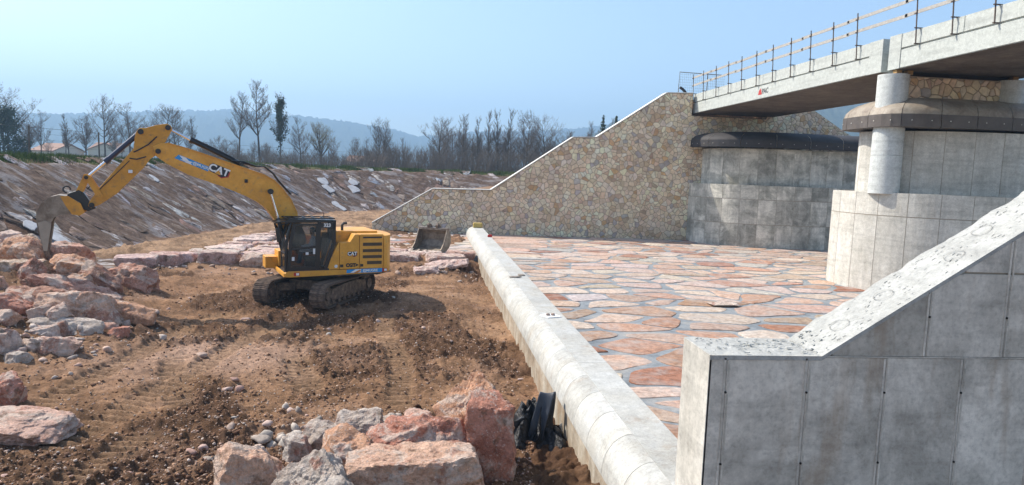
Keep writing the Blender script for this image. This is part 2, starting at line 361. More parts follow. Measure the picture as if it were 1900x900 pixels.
hills('hills', HILL_R, 900, 1500, 8.1, 70, 31, 'higher wooded hill showing under the bridge deck')

# ================================================================== POLYGON STONES
def clip_half(P, n, c):
    """keep n.p <= c"""
    out = []
    for i in range(len(P)):
        a, b = P[i], P[(i + 1) % len(P)]; da, db = n[0] * a[0] + n[1] * a[1] - c, n[0] * b[0] + n[1] * b[1] - c
        if da <= 0: out.append(a)
        if (da < 0 < db) or (db < 0 < da):
            t = da / (da - db); out.append((a[0] + t * (b[0] - a[0]), a[1] + t * (b[1] - a[1])))
    return out
def voronoi(S, R):
    S = np.asarray(S); cells = []
    for i, p in enumerate(S):
        d2 = ((S - p) ** 2).sum(1); idx = np.argsort(d2)[1:22]
        P = [(p[0] - R, p[1] - R), (p[0] + R, p[1] - R), (p[0] + R, p[1] + R), (p[0] - R, p[1] + R)]
        for j in idx:
            q = S[j]; n = q - p; P = clip_half(P, n, float(n @ (p + q)) / 2)
            if len(P) < 3: break
        cells.append(P)
    return cells
def sites(rng, x0, x1, y0, y1, sx, sy, jit=0.42):
    out = []; ny = int((y1 - y0) / sy) + 1; nx = int((x1 - x0) / sx) + 1
    for j in range(ny):
        for i in range(nx):
            out.append((x0 + (i + 0.5 * (j % 2) + rng.uniform(-jit, jit)) * sx, y0 + (j + rng.uniform(-jit, jit)) * sy))
    return out
def area(P): return 0.5 * sum(P[i][0] * P[(i + 1) % len(P)][1] - P[(i + 1) % len(P)][0] * P[i][1] for i in range(len(P)))
def inset(P, d):
    """shrink a convex polygon"""
    Q = list(P)
    if area(P) < 0: P = P[::-1]; Q = list(P)
    for i in range(len(P)):
        a, b = P[i], P[(i + 1) % len(P)]; ex, ey = b[0] - a[0], b[1] - a[1]; L = math.hypot(ex, ey)
        if L < 1e-6: continue
        n = (ey / L, -ex / L); Q = clip_half(Q, n, n[0] * a[0] + n[1] * a[1] - d)
        if len(Q) < 3: return []
    # drop near-coincident points
    out = []
    for p in Q:
        if not out or math.hypot(p[0] - out[-1][0], p[1] - out[-1][1]) > 0.015: out.append(p)
    if len(out) > 2 and math.hypot(out[0][0] - out[-1][0], out[0][1] - out[-1][1]) < 0.015: out.pop()
    return out if len(out) > 2 else []
def chop(P, rng, amt=0.25, jit=0.0, it=1):
    for _ in range(it):
        Q = []
        for i in range(len(P)):
            a, b = P[i], P[(i + 1) % len(P)]; k = amt * rng.uniform(0.6, 1.2)
            Q += [(a[0] + k * (b[0] - a[0]), a[1] + k * (b[1] - a[1])), (b[0] + k * (a[0] - b[0]), b[1] + k * (a[1] - b[1]))]
        P = Q
    return [(p[0] + rng.uniform(-jit, jit), p[1] + rng.uniform(-jit, jit)) for p in P]
def ragged(P, rng, st=0.22):
    out = []; s = rng.uniform(0, 99)
    for i in range(len(P)):
        a, b = P[i], P[(i + 1) % len(P)]; m = max(1, int(math.hypot(b[0] - a[0], b[1] - a[1]) / st))
        for k in range(m):
            x, y = a[0] + (b[0] - a[0]) * k / m, a[1] + (b[1] - a[1]) * k / m
            out.append((x + rng.uniform(-0.045, 0.045) + 0.09 * math.sin(s + y * 4.1 + x), y + rng.uniform(-0.035, 0.035) + 0.06 * math.sin(s * 1.7 + x * 3.3)))
    return out
def stone_geo(P, to3, h, rng, edge=0.03, dome=0.02, tilt=0.0):
    """a stone over the polygon: base ring, bevelled top ring, inner ring, middle; to3(x, y, height)"""
    if area(P) < 0: P = P[::-1]
    n = len(P); cx = sum(p[0] for p in P) / n; cy = sum(p[1] for p in P) / n
    tx, ty = rng.uniform(-tilt, tilt), rng.uniform(-tilt, tilt); V = []
    rad = max(0.05, math.sqrt(abs(area(P)) / math.pi)); k1 = max(0.5, 1 - edge / rad)
    for k, hh in ((1.0, -0.03), (1.0, h * 0.6), (k1, h), (k1 * 0.55, h + dome)):
        for p in P:
            x, y = cx + (p[0] - cx) * k, cy + (p[1] - cy) * k
            V.append(to3(x, y, hh + ((x - cx) * tx + (y - cy) * ty + rng.uniform(-0.4, 0.4) * dome if hh > 0 else 0)))
    V.append(to3(cx, cy, h + dome * 1.1))
    F = [(r * n + i, r * n + (i + 1) % n, (r + 1) * n + (i + 1) % n, (r + 1) * n + i) for r in range(3) for i in range(n)]
    F += [(3 * n + i, 3 * n + (i + 1) % n, 4 * n) for i in range(n)]
    return V, F
def lay_stones(items, parent, mat, limit=300, name='stone', smooth=False):
    """items: (size, V, F, colour); the largest become parts, the rest one part"""
    items = sorted(items, key=lambda t: -t[0]); rest = items[limit:]
    for s_, V, F, c in items[:limit]:
        link(name, mesh_np(name, V, F, mat, smooth, np.tile(c, (len(V), 1))), parent)
    if rest:
        VV, FF, CC, b = [], [], [], 0
        for s_, V, F, c in rest:
            VV += V; FF += [tuple(i + b for i in f) for f in F]; CC += [c] * len(V); b += len(V)
        o = link('small_stones', mesh_np('small_stones', VV, FF, mat, smooth, np.array(CC)), parent); o['kind'] = 'stuff'
def pick(rng, pal, var=0.12):
    w = [p[0] for p in pal]; c = rng.choices(pal, w)[0][1]; k = 1 + rng.uniform(-var, var)
    return tuple(min(0.85, x * k * (1 + rng.uniform(-0.04, 0.04))) for x in c)

# ------------------------------------------------------------------ riverbank with its stone facing
def foot_frame():
    seg = np.diff(FOOT, axis=0); L = np.hypot(seg[:, 0], seg[:, 1]); S = np.concatenate([[0], np.cumsum(L)])
    return S
FS = foot_frame()
def bank_pt(u, v, h=0.0):
    """u along the foot, v metres up the slope (plan), h off the surface"""
    x = np.interp(u, FS, FOOT[:, 0]); y = np.interp(u, FS, FOOT[:, 1])
    x2 = np.interp(u + 1.5, FS, FOOT[:, 0]) - np.interp(u - 1.5, FS, FOOT[:, 0]); y2 = np.interp(u + 1.5, FS, FOOT[:, 1]) - np.interp(u - 1.5, FS, FOOT[:, 1])
    l = np.hypot(x2, y2); nx, ny = -y2 / l, x2 / l
    sl = RIM_Z / BANK_W
    px, py = x + nx * v, y + ny * v
    return px - nx * h * 0.45, py - ny * h * 0.45, bank_z(np.asarray(v, float)) + h * 0.88
g = G('bank_earth', 0.95, 0.1); v = g.pos(); vst = g.pos((0.5, 1.0, 0.6))
n1 = g.noise(v, 2.2, 7, 0.72); n2 = g.noise(v, 12, 5, 0.7); n3 = g.noise(v, 0.5, 5, 0.65)
c = g.ramp(n1, [(0.28, (0.055, 0.035, 0.025)), (0.5, (0.135, 0.088, 0.062)), (0.72, (0.23, 0.165, 0.122))])
c = g.mix(g.ramp(g.noise(g.pos((0.4, 1.3, 0.6)), 0.8, 6, 0.7), [(0.5, 0.0), (0.60, 0.75)]), c, (0.30, 0.27, 0.255))
c = g.scale(c, g.ramp(n2, [(0.3, 0.7), (0.7, 1.2)])); g.base(c); g.bump(g.mix(0.5, n1, n2), 1.0, 0.12); M_BANK = g.m
U = np.arange(28, 175, 0.35); Vv = np.linspace(-0.5, BANK_W - 0.4, 34); UU, VV = np.meshgrid(U, Vv, indexing='ij')
bx, by, bz = bank_pt(UU.ravel(), VV.ravel(), 0.0)
bz = bz + 0.13 + 0.13 * fbm(UU.ravel() * 1.1, VV.ravel() * 0.35, o=4, s=81) + 0.08 * fbm(bx * 0.35, by * 0.35, o=2, s=83) + 0.05 * np.abs(fbm(bx * 3, by * 3, o=2, s=88)) - 0.35 * (VV.ravel() < -0.3) - 0.35 * (VV.ravel() > BANK_W - 0.7)
nu, nv = UU.shape; I = np.arange(nu * nv).reshape(nu, nv)
Q = np.stack([I[:-1, :-1], I[1:, :-1], I[1:, 1:], I[:-1, 1:]], -1).reshape(-1, 4)[:, ::-1]
riverbank = tag(link('riverbank', mesh_np('riverbank', np.stack([bx, by, bz], 1), Q, M_BANK, True)), 'long earth bank faced with pinkish stones below a grassy rim', 'bank', kind='structure')
g = G('bank_stone', 0.9, 0.15); v = g.pos(); n1 = g.noise(v, 6, 6, 0.7); n2 = g.noise(v, 1.3, 6, 0.7); n3 = g.noise(v, 20, 4, 0.7)
c = g.scale(g.attr(), g.ramp(n1, [(0.3, 0.7), (0.7, 1.15)]))
n4 = g.noise(g.pos((0.55, 1.5, 0.7)), 1.1, 6, 0.7)
c = g.mix(g.math('MAXIMUM', g.ramp(n2, [(0.50, 0.0), (0.60, 0.92)]), g.ramp(n4, [(0.44, 0.0), (0.53, 0.97)])), c, g.scale((0.135, 0.088, 0.060), g.ramp(n3, [(0.3, 0.6), (0.7, 1.3)])))
g.base(c); g.bump(g.mix(0.5, n1, n3), 0.7, 0.05); M_BSTONE = g.m
rng = random.Random(5)
PAL_B = [(5, (0.30, 0.225, 0.175)), (4, (0.36, 0.29, 0.235)), (3, (0.40, 0.38, 0.38)), (3, (0.50, 0.46, 0.43)), (2, (0.30, 0.19, 0.15)), (2, (0.33, 0.35, 0.38))]
S = sites(rng, 56, 134, -0.2, 8.4, 1.0, 1.65); S2 = [(a, b * 0.62) for a, b in S]
items = []
for (a, b), cell in zip(S, voronoi(S2, 2.2)):
    if rng.random() < 0.10 + 0.5 * max(0, b - 6.0) / 2: continue
    P = inset([(p[0], p[1] / 0.62) for p in cell], rng.uniform(0.05, 0.13))
    if len(P) < 3 or abs(area(P)) < 0.25: continue
    P = ragged(chop(P, rng, 0.2, 0.06), rng, 0.35)
    V, F = stone_geo(P, lambda x, y, h: tuple(float(t) for t in bank_pt(x, y, h + 0.10)), rng.uniform(-0.02, 0.07), rng, 0.10, 0.05, 0.05)
    dist = math.hypot(V[-1][0], V[-1][1]); items.append((abs(area(P)) / dist ** 2 if dist < 75 else 0, V, F, pick(rng, PAL_B)))
lay_stones(items, riverbank, M_BSTONE, 300)
M_WHITE = plain('fresh_white_mortar', (0.44, 0.44, 0.44), 0.8, var=0.3, sc=2.0)
for u, v, a, b in [(106.8, 5.6, 0.9, 1.3), (106.4, 4.3, 0.9, 1.4), (109.8, 5.4, 0.8, 1.1), (109.2, 4.2, 0.9, 1.4), (105.0, 1.4, 0.9, 1.8), (66.4, 2.6, 0.9, 0.8), (66.8, 1.5, 0.9, 1.1), (82.8, 6.1, 0.5, 1.0)]:
    P = ragged(chop([(u - a / 2, v - b / 2), (u + a / 2, v - b / 2 + 0.2), (u + a / 2, v + b / 2), (u - a / 2, v + b / 2 - 0.2)], rng, 0.2, 0.05), rng)
    V, F = stone_geo(P, lambda x, y, h: tuple(float(t) for t in bank_pt(x, y, h + 0.20)), 0.02, rng, 0.03, 0.004)
    o = link('mortar_patch', mesh_np('mortar_patch', V, F, M_WHITE), riverbank)

# ================================================================== CONCRETE SILL
M_SILL = concrete('sill_concrete', (0.52, 0.525, 0.50), (0.45, 0.43, 0.375), 0.5, 0.25, 0.25, 0.10, 0.2, 1.4)
M_SILLW = concrete('sill_side', (0.52, 0.47, 0.38), (0.33, 0.25, 0.17), 0.7, 0.8, 0.5, 0.1, 0.3, 1.5)
ANG = math.atan(0.0105)
sill = empty('concrete_sill', (3.72, 9, 0), ANG)
tag(sill, 'long round-crested concrete sill between the mud and the paved basin', 'sill')
L_SILL = 39.6; y0 = -1.12
body = MB().prism([(-1.06, -0.9), (0, -0.9), (0, 1.085), (-0.62, 1.085), (-0.70, 0.9), (-1.045, 0.56), (-1.06, 0.5)], y0, L_SILL, 'y')
body.build('sill_body', M_SILLW, sill)
k = 0; y = y0
crng = random.Random(3)
while y < L_SILL - 0.01:
    y1 = min(L_SILL, y + (1.02 if y < 24 else 2.04))
    prof = [(-1.085, 0.46)] + [(-0.62 - 0.465 * math.cos(t), 0.50 + 0.60 * math.sin(t)) for t in [i * math.pi / 2 / 9 for i in range(10)]]
    prof += [(-0.62, 0.9), (-0.95, 0.46)]
    o = MB().prism(prof, y + 0.006, y1 - 0.006, 'y').build('crest_segment', M_SILL, sill, True, 30); y = y1
y = y0
while y < L_SILL - 0.01:
    y1 = min(L_SILL, y + 6.0)
    MB().box(-0.612, 0.015, y + 0.004, y1 - 0.004, 0.95, 1.098, 0.006).build('top_slab', M_SILL, sill); y = y1
# things lying on the sill
M_TILE = plain('white_board', (0.80, 0.80, 0.78), 0.5, var=0.05); M_PEB = plain('pebble', (0.36, 0.27, 0.22), 0.85, var=0.3, sc=14)

# ================================================================== PAVED BASIN
g = G('mortar_bed', 0.75, 0.3); v = g.pos(); n1 = g.noise(v, 0.8, 7, 0.7, 0.4); n2 = g.noise(v, 7, 6, 0.7)
c = g.ramp(n1, [(0.3, (0.13, 0.15, 0.165)), (0.5, (0.235, 0.255, 0.265)), (0.68, (0.34, 0.325, 0.295))]); c = g.scale(c, g.ramp(n2, [(0.3, 0.75), (0.7, 1.15)]))
g.base(c); g.bump(g.mix(0.4, n1, n2), 0.6, 0.05); M_MORTAR = g.m
g = G('paving_stone', 0.85, 0.2); v = g.pos(); n = g.noise(v, 7, 6, 0.72); n2 = g.noise(v, 1.6, 6, 0.7, 0.4); n3 = g.noise(v, 3.2, 6, 0.72)
c = g.scale(g.attr(), g.ramp(n, [(0.3, 0.5), (0.7, 1.25)])); c = g.scale(c, g.ramp(n3, [(0.32, (0.78, 0.70, 0.66)), (0.6, (1.06, 1.06, 1.06))]))
c = g.mix(g.ramp(n2, [(0.46, 0.0), (0.66, 0.6)]), c, (0.37, 0.345, 0.32)); g.base(c); g.bump(g.mix(0.5, n, g.noise(v, 28, 4)), 0.8, 0.03); M_PAVE = g.m
def se(a, b, cx, cy, t, n=2.4):
    c, s = math.cos(t), math.sin(t)
    return (cx - a * math.copysign(abs(c) ** (2 / n), c), cy - b * math.copysign(abs(s) ** (2 / n), s))
def inside_se(x, y, a, b, cx, cy, n=2.4):
    return (x < cx and (abs((cx - x) / a)) ** n + abs((cy - y) / b) ** n < 1) or (x >= cx and abs(cy - y) < b)
APZ = 0.35
def bed(name, x0, x1, y0, y1, z, st, seed):
    xs, ys = np.arange(x0, x1 + 0.01, st), np.arange(y0, y1 + 0.01, st); XX, YY = np.meshgrid(xs, ys, indexing='ij'); x, y = XX.ravel(), YY.ravel()
    zz = z + 0.007 * fbm(x * 0.9, y * 0.9, o=3, s=seed) + 0.006 * fbm(x * 3.1, y * 3.1, o=2, s=seed + 3); n, m = XX.shape; I = np.arange(n * m).reshape(n, m)
    e = (XX == xs[0]) | (XX == xs[-1]) | (YY == ys[0]) | (YY == ys[-1]); zz[e.ravel()] = z - 0.7
    return link(name, mesh_np(name, np.stack([x, y, zz], 1), np.stack([I[:-1, :-1], I[1:, :-1], I[1:, 1:], I[:-1, 1:]], -1).reshape(-1, 4), M_MORTAR, True))
apron = tag(bed('paved_basin', 3.1, 44, 7.9, 51.4, APZ, 0.22, 61), 'flat basin paved with big pink stones in grey mortar', 'paving', kind='structure')
PAL_P = [(6, (0.54, 0.385, 0.295)), (5, (0.56, 0.44, 0.36)), (1, (0.36, 0.20, 0.14)), (4, (0.58, 0.49, 0.41)), (2, (0.44, 0.34, 0.26)), (1, (0.48, 0.45, 0.40)), (2, (0.48, 0.30, 0.21))]
PAL_N = [(3, (0.42, 0.25, 0.17)), (2, (0.32, 0.16, 0.10)), (2, (0.47, 0.35, 0.27)), (2, (0.36, 0.27, 0.19)), (1, (0.54, 0.46, 0.38))]
def pave(parent, x0, x1, y0, y1, sx, sy, z, keep, seed, limit, gap=(0.05, 0.19)):
    rng = random.Random(seed); S = [p for p in sites(rng, x0, x1, y0, y1, sx, sy, 0.44) if rng.random() > 0.07]; S += [(a + rng.uniform(-.6, .6) * sx, b + rng.uniform(-.6, .6) * sy) for a, b in rng.sample(S, len(S) // 14)]; k = sx / sy * 0.92; items = []
    for (a, b), cell in zip(S, voronoi([(a, b * k) for a, b in S], sx * 1.5)):
        if not keep(a, b): continue
        P = [(p[0], p[1] / k) for p in cell]
        P = clip_half(P, (-1, 0), -(x0 + 0.05)); P = clip_half(P, (0, 1), y1 - 0.12) if len(P) > 2 else P; P = clip_half(P, (0, -1), -(y0 + 0.1)) if len(P) > 2 else P
        P = inset(P, rng.uniform(*gap)) if len(P) > 2 else P
        if len(P) < 3 or abs(area(P)) < 0.2: continue
        P = chop(ragged(chop(P, rng, 0.16, 0.04, 1), rng, 0.55), rng, 0.25, 0.012)
        V, F = stone_geo(P, lambda x, y, h: (x, y, z + h), rng.uniform(0.016, 0.036), rng, 0.05, 0.010, 0.004)
        items.append((abs(area(P)) / (a * a + b * b), V, F, pick(rng, PAL_N if rng.random() < 0.75 - (b - 14) * 0.045 else PAL_P)))
    lay_stones(items, parent, M_PAVE, limit)
pave(apron, 3.8, 31, 10.3, 51.0, 1.9, 1.30, APZ, lambda x, y: not inside_se(x, y, 6.0, 4.0, 25.1, 30.0) and not inside_se(x, y, 7, 5.0, 26.6, 51.4) and x / max(y, 1) < 0.95 and (y > 12 or x < 5.5), 17, 300)
apron2 = tag(bed('paved_apron', -5.4, 2.9, 37.0, 51.4, 0.36, 0.25, 67), 'strip of stone paving left of the sill under the spare bucket', 'paving', kind='structure')
pave(apron2, -5.1, 2.5, 37.3, 51.0, 1.9, 1.3, 0.36, lambda x, y: True, 23, 300)

# ================================================================== STONE-CLAD WING WALL
g = G('wall_mortar', 0.9, 0.1); v = g.pos(); g.base(g.scale((0.34, 0.275, 0.20), g.ramp(g.noise(v, 3, 6, 0.7), [(0.3, 0.7), (0.7, 1.3)]))); M_WMORT = g.m
M_WSTONE = stone_attr('cladding_stone', 0.35, 0.22, 5.0)
M_CAP = plain('pale_coping', (0.66, 0.64, 0.58), 0.8, var=0.08)
WALL_F = WALL_P + [(19.06, 9.80), (25.05, 9.80), (25.05, 10.30), (28.27, 10.95), (31.3, 9.2), (34, 7.7)]
poly = [(-4.56, -0.3)] + WALL_F + [(34, -0.3)]
wing = tag(MB().prism(poly, 51.05, 51.85, 'y').build('wing_wall', M_WMORT), 'big stepped wing wall clad in irregular cream stone with sloping top', 'wall')
PAL_W = [(6, (0.70, 0.60, 0.455)), (5, (0.64, 0.545, 0.415)), (4, (0.67, 0.605, 0.505)), (2.5, (0.58, 0.46, 0.325)), (0.7, (0.54, 0.38, 0.22)), (1.0, (0.48, 0.385, 0.295)), (1, (0.42, 0.40, 0.385))]
def clip_poly(subject, cell):
    if area(cell) < 0: cell = cell[::-1]
    P = list(subject)
    for i in range(len(cell)):
        a, b = cell[i], cell[(i + 1) % len(cell)]; n = (b[1] - a[1], -(b[0] - a[0])); L = math.hypot(*n)
        if L < 1e-6: continue
        P = clip_half(P, n, n[0] * a[0] + n[1] * a[1])
        if len(P) < 3: return []
    out = []
    for p in P:
        if not out or math.hypot(p[0] - out[-1][0], p[1] - out[-1][1]) > 0.01: out.append(p)
    return out
def clad(parent, subject, x0, x1, z0, z1, s, seed, to3, limit, h=(0.025, 0.05), keep=None, gap=0.017, pal=PAL_W):
    rng = random.Random(seed); S = [p for p in sites(rng, x0 - s, x1 + s, z0 - s, z1 + s, s, s * 0.9, 0.48) if rng.random() > 0.15]; S += [(a + rng.uniform(-.5, .5) * s, b + rng.uniform(-.5, .5) * s) for a, b in rng.sample(S, len(S) // 6)]; items = []
    for p, cell in zip(S, voronoi(S, s * 1.6)):
        if keep and not keep(*p): continue
        if len(cell) < 3: continue
        Q = inset(cell, gap)
        if len(Q) < 3: continue
        Q = clip_poly(subject, Q)
        if len(Q) < 3 or abs(area(Q)) < 0.012: continue
        zone = 0.5 + 0.5 * float(vnoise(np.array([p[0] * 0.45]), np.array([p[1] * 0.3]), s=seed)[0])
        c = pick(rng, pal); c = tuple(min(0.8, x * (0.98 + 0.26 * zone) * w_) for x, w_ in zip(c, (1.04, 1.0, 0.94)))
        V, F = stone_geo(Q, to3, rng.uniform(*h), rng, 0.015, 0.006)
        items.append((abs(area(Q)), V, F, c))
    lay_stones(items, parent, M_WSTONE, limit)
topf = lambda x: float(np.interp(x, [p[0] for p in WALL_F], [p[1] for p in WALL_F]))
clad(wing, [(-4.53, 0.3)] + [(a, b - 0.03) for a, b in WALL_F] + [(34, 0.3)], -4.6, 32, 0.3, 11.5, 0.335, 7, lambda x, y, h: (x, 51.05 - h, y), 300, keep=lambda x, z: x < 20.2 or z > 7.6)
rng = random.Random(8)
for (a, b), (c_, d_) in zip(WALL_P[:-1], WALL_P[1:]):
    L = math.hypot(c_ - a, d_ - b); n = max(1, round(L / 1.6)); nx, nz = -(d_ - b) / L, (c_ - a) / L
    for i in range(n):
        t0, t1 = i / n, (i + 1) / n; e = 0.006 / L
        q = lambda t, k: (a + (c_ - a) * t + nx * k, b + (d_ - b) * t + nz * k)
        MB().prism([q(t0 + e, 0.0), q(t1 - e, 0.0), q(t1 - e, 0.055), q(t0 + e, 0.055)], 50.96, 51.90, 'y').build('coping_slab', M_CAP, wing)

# ================================================================== ABUTMENT AND PIER IN TIERS
M_CON_L = concrete('pale_concrete', (0.67, 0.65, 0.585), (0.53, 0.505, 0.44), 0.5, 0.45, 0.12, 0.16, 0.25, 0.9)
M_CON_D = concrete('weathered_concrete', (0.76, 0.72, 0.62), (0.40, 0.385, 0.325), 0.95, 0.6, 0.06, 0.40, 0.25, 0.9)
M_SEAM = plain('stained_joint', (0.34, 0.30, 0.24), 0.9, var=0.3)
g = G('weathered_steel', 0.55, 0.4); v = g.pos(); c = g.ramp(g.noise(v, 1.6, 6, 0.7, 0.5), [(0.3, (0.20, 0.155, 0.115)), (0.55, (0.33, 0.28, 0.215)), (0.75, (0.42, 0.37, 0.30))]); g.base(g.scale(c, g.ramp(g.noise(v, 9, 5), [(0.3, 0.8), (0.7, 1.1)]))); M_HOOD = g.m
M_FASC = plain('dark_fascia', (0.115, 0.098, 0.085), 0.5, var=0.35, sc=2.0)
M_HOODD = plain('shaded_hood', (0.050, 0.046, 0.046), 0.7, var=0.3, sc=1.5, spec=0.3)  # darker copy of the hood steel; the far hood's shade is in this colour
def outline(a, b, cx, cy, xend, step, n=2.5, half=False):
    """plan curve from the far side round the nose (at low x) to the near side, equally spaced"""
    ts = np.linspace(-math.pi / 2 if not half else 0.0, math.pi / 2, 400)
    P = [se(a, b, cx, cy, t, n) for t in ts]; P = P + [(xend, cy - b)]
    if not half: P = [(xend, cy + b)] + P
    P = np.array(P); L = np.concatenate([[0], np.cumsum(np.hypot(*np.diff(P, axis=0).T))]); m = max(2, int(round(L[-1] / step)))
    s = np.linspace(0, L[-1], m + 1); return np.stack([np.interp(s, L, P[:, 0]), np.interp(s, L, P[:, 1])], 1)
def normals(P):
    T = np.gradient(P, axis=0); T /= np.hypot(T[:, 0], T[:, 1])[:, None]; return np.stack([T[:, 1], -T[:, 0]], 1)   # outward for this walking order
def tier(parent, a, b, cx, cy, xend, z0, rows, mat, half, pw=1.2, seg=5, deep=0.04, off=0.0, n=2.5):
    P = outline(a, b, cx, cy, xend, pw / seg, n, half=half); N = normals(P)
    if ((P.mean(0) - np.array([cx + a, cy])) @ N[len(N) // 2]) < 0: N = -N
    z1 = rows[-1]
    # core
    V = []; n = len(P); C0 = P - N * 0.012
    V = [(p[0], p[1], z0) for p in C0] + [(p[0], p[1], z1) for p in C0]; F = [(i, i + 1, n + i + 1, n + i) for i in range(n - 1)] + [tuple(range(n, 2 * n))]
    MB().add(V, F).build('core', M_SEAM, parent)
    zz = [z0] + list(rows)
    i = 0
    while i < n - 1:
        j = min(n - 1, i + seg); Pi = P[i:j + 1].copy(); Ni = N[i:j + 1]
        e0 = (Pi[1] - Pi[0]); Pi[0] += e0 / np.hypot(*e0) * 0.012; e1 = Pi[-2] - Pi[-1]; Pi[-1] += e1 / np.hypot(*e1) * 0.012
        for r in range(len(rows)):
            top = r == len(rows) - 1; za, zb = zz[r] + (0.02 if r else 0), zz[r + 1] - (0 if top else 0.02); m = len(Pi)
            fo = Pi + Ni * off; ba = Pi - Ni * (deep if not top else 0.30)
            V = [(*p, za) for p in fo] + [(*p, zb) for p in fo] + [(*p, zb + 0.003 * top) for p in ba] + [(*p, za) for p in ba]
            F = [(k * m + q, k * m + q + 1, ((k + 1) % 4) * m + q + 1, ((k + 1) % 4) * m + q) for k in range(4) for q in range(m - 1)] + [(0, m, 2 * m, 3 * m), (m - 1, 4 * m - 1, 3 * m - 1, 2 * m - 1)]
            MB().add(V, F).build('panel', mat, parent)
        i = j
def hood(root, a, b, cx, cy, xend, z0, zf, ztop, half, mr, mf, nseg=1.6, width=2.6, pw=2.5):
    P = outline(a, b, cx, cy, xend, 0.4, pw, half=half); N = normals(P)
    if ((P.mean(0) - np.array([cx + a, cy])) @ N[len(N) // 2]) < 0: N = -N
    n = len(P); step = int(round(nseg / 0.4)); prof = [(width * (1 - math.cos(t)), zf + (ztop - zf) * math.sin(t)) for t in [k * math.pi / 2 / 7 for k in range(8)]]
    def ring(ins):
        k1, k2 = max(0.05, (a - ins) / a), max(0.05, (b - ins) / b)
        return np.array([(cx + (p[0] - cx) * k1 if p[0] < cx else p[0], cy + (p[1] - cy) * k2) for p in P])
    rings = [ring(i) for i, z in prof]; inn = ring(0.9)
    i = 0
    while i < n - 1:
        j = min(n - 1, i + step); idx = range(i, j + 1); m = len(idx)
        sh = lambda ar: [tuple(ar[q] + (ar[i + (1 if q == i else 0)] - ar[i]) * 0.03 * (q == i) - (0 if q != j else (ar[j] - ar[j - 1]) * 0.03)) for q in idx]
        V = [(*p, z0) for p in sh(P)] + [(*p, zf) for p in sh(P)] + [(*p, zf) for p in sh(P - N * 0.06)] + [(*p, z0 + 0.0) for p in sh(inn)]
        F = [(0 * m + q, 0 * m + q + 1, m + q + 1, m + q) for q in range(m - 1)] + [(m + q, m + q + 1, 2 * m + q + 1, 2 * m + q) for q in range(m - 1)] + [(3 * m + q, 3 * m + q + 1, q + 1, q) for q in range(m - 1)]
        f = MB().add(V, F).build('fascia', mf, root)
        V = [(*p, prof[k][1] - 0.02 * (k == 0)) for k in range(len(prof)) for p in sh(rings[k] - N * 0.02)]
        F = [(k * m + q, k * m + q + 1, (k + 1) * m + q + 1, (k + 1) * m + q) for k in range(len(prof) - 1) for q in range(m - 1)]
        MB().add(V, F).build('roof_panel', mr, root, True, 50)
        bo = MB()
        for q in list(idx)[1:-1:2]:
            p = P[q]; nn = N[q]
            bo.cyl((p[0], p[1], (z0 + zf) / 2), (p[0] + nn[0] * 0.02, p[1] + nn[1] * 0.02, (z0 + zf) / 2), 0.022, n=6)
        if bo.v: bo.build('bolt', M_CAP, f)
        i = j
    lid = rings[-1]; MB().add([(*p, ztop - 0.004) for p in lid], [tuple(range(n))]).build('roof_top', mr, root)
abut = tag(empty('abutment', (0, 0, 0)), 'dark weathered two-tier concrete abutment beneath the far bridge end', 'abutment')
tier(abut, 7.2, 5.0, 26.4, 51.04, 34, -0.2, [2.0, 3.75, 4.75], M_CON_D, True, 1.25)
tier(abut, 6.3, 4.2, 26.4, 51.04, 34, 4.70, [7.35], M_CON_D, True, 1.25)
ah = tag(empty('hood', (0, 0, 0)), 'long rounded hood on top of the far abutment, darkened as if in shade', 'hood')
hood(ah, 7.3, 5.0, 26.4, 51.04, 34, 7.44, 7.92, 8.62, True, M_HOODD, M_HOODD, 2.4, 2.4)
M_DARKP = plain('painted_gap_shade', (0.03, 0.028, 0.025), 0.8)
pier = tag(empty('bridge_pier', (0, 0, 0)), 'round-nosed two-tier pale concrete pier carrying the bridge', 'pier')
tier(pier, 6.2, 4.2, 25.1, 30.0, 34, -0.2, [3.75, 4.75], M_CON_L, False, 1.2, n=2.4)
tier(pier, 5.3, 2.7, 24.6, 29.8, 34, 4.70, [7.45], M_CON_L, False, 1.2, n=1.9)
MB().prism([(19.9, 29.6), (21.2, 28.2), (23, 27.7), (34, 27.6), (34, 31.6), (23, 31.5), (21.2, 31.0)], 7.40, 7.62, 'z').build('gap_shade_fill', M_DARKP, pier)  # dark filler added to stop light showing between upper tier and hood
ph = tag(empty('hood', (0, 0, 0)), 'rusty brown rounded hood wrapped around the pier column', 'hood')
hood(ph, 6.4, 2.4, 25.1, 29.3, 34, 7.55, 8.08, 9.0, False, M_HOOD, M_FASC, 1.6, 2.2, 5.0)
M_COLM = concrete('grey_column', (0.60, 0.625, 0.60), (0.54, 0.56, 0.535), 0.3, 0.2, 0, 0.05, 0.12)
for cx in (19.5, 24.95):
    MB().cyl((cx, 28.38, 4.7), (cx, 28.38, 6.35), 0.62, n=40).build('column', M_COLM, pier, True, 40)
    MB().cyl((cx, 28.38, 6.36), (cx, 28.38, 9.80), 0.62, n=40).build('column', M_COLM, pier, True, 40)
pw = MB().box(20.0, 24.6, 28.2, 28.95, 7.9, 9.78).build('cross_wall', M_WMORT, pier)
clad(pier, [(20.05, 8.0), (24.5, 8.0), (24.5, 9.75), (20.05, 9.75)], 20.0, 24.6, 8.0, 9.8, 0.36, 12, lambda x, y, h: (x, 28.2 - h, y), 300)
M_DARK = plain('dark_fill', (0.03, 0.026, 0.022), 0.8); M_OCH = plain('ochre_timber', (0.36, 0.22, 0.09), 0.8, var=0.25)
MB().box(19.9, 25.0, 28.4, 28.9, 9.80, 9.98).build('bearing_gap_shade', M_DARK, pier)  # black box put in the open bearing gap in place of its shade
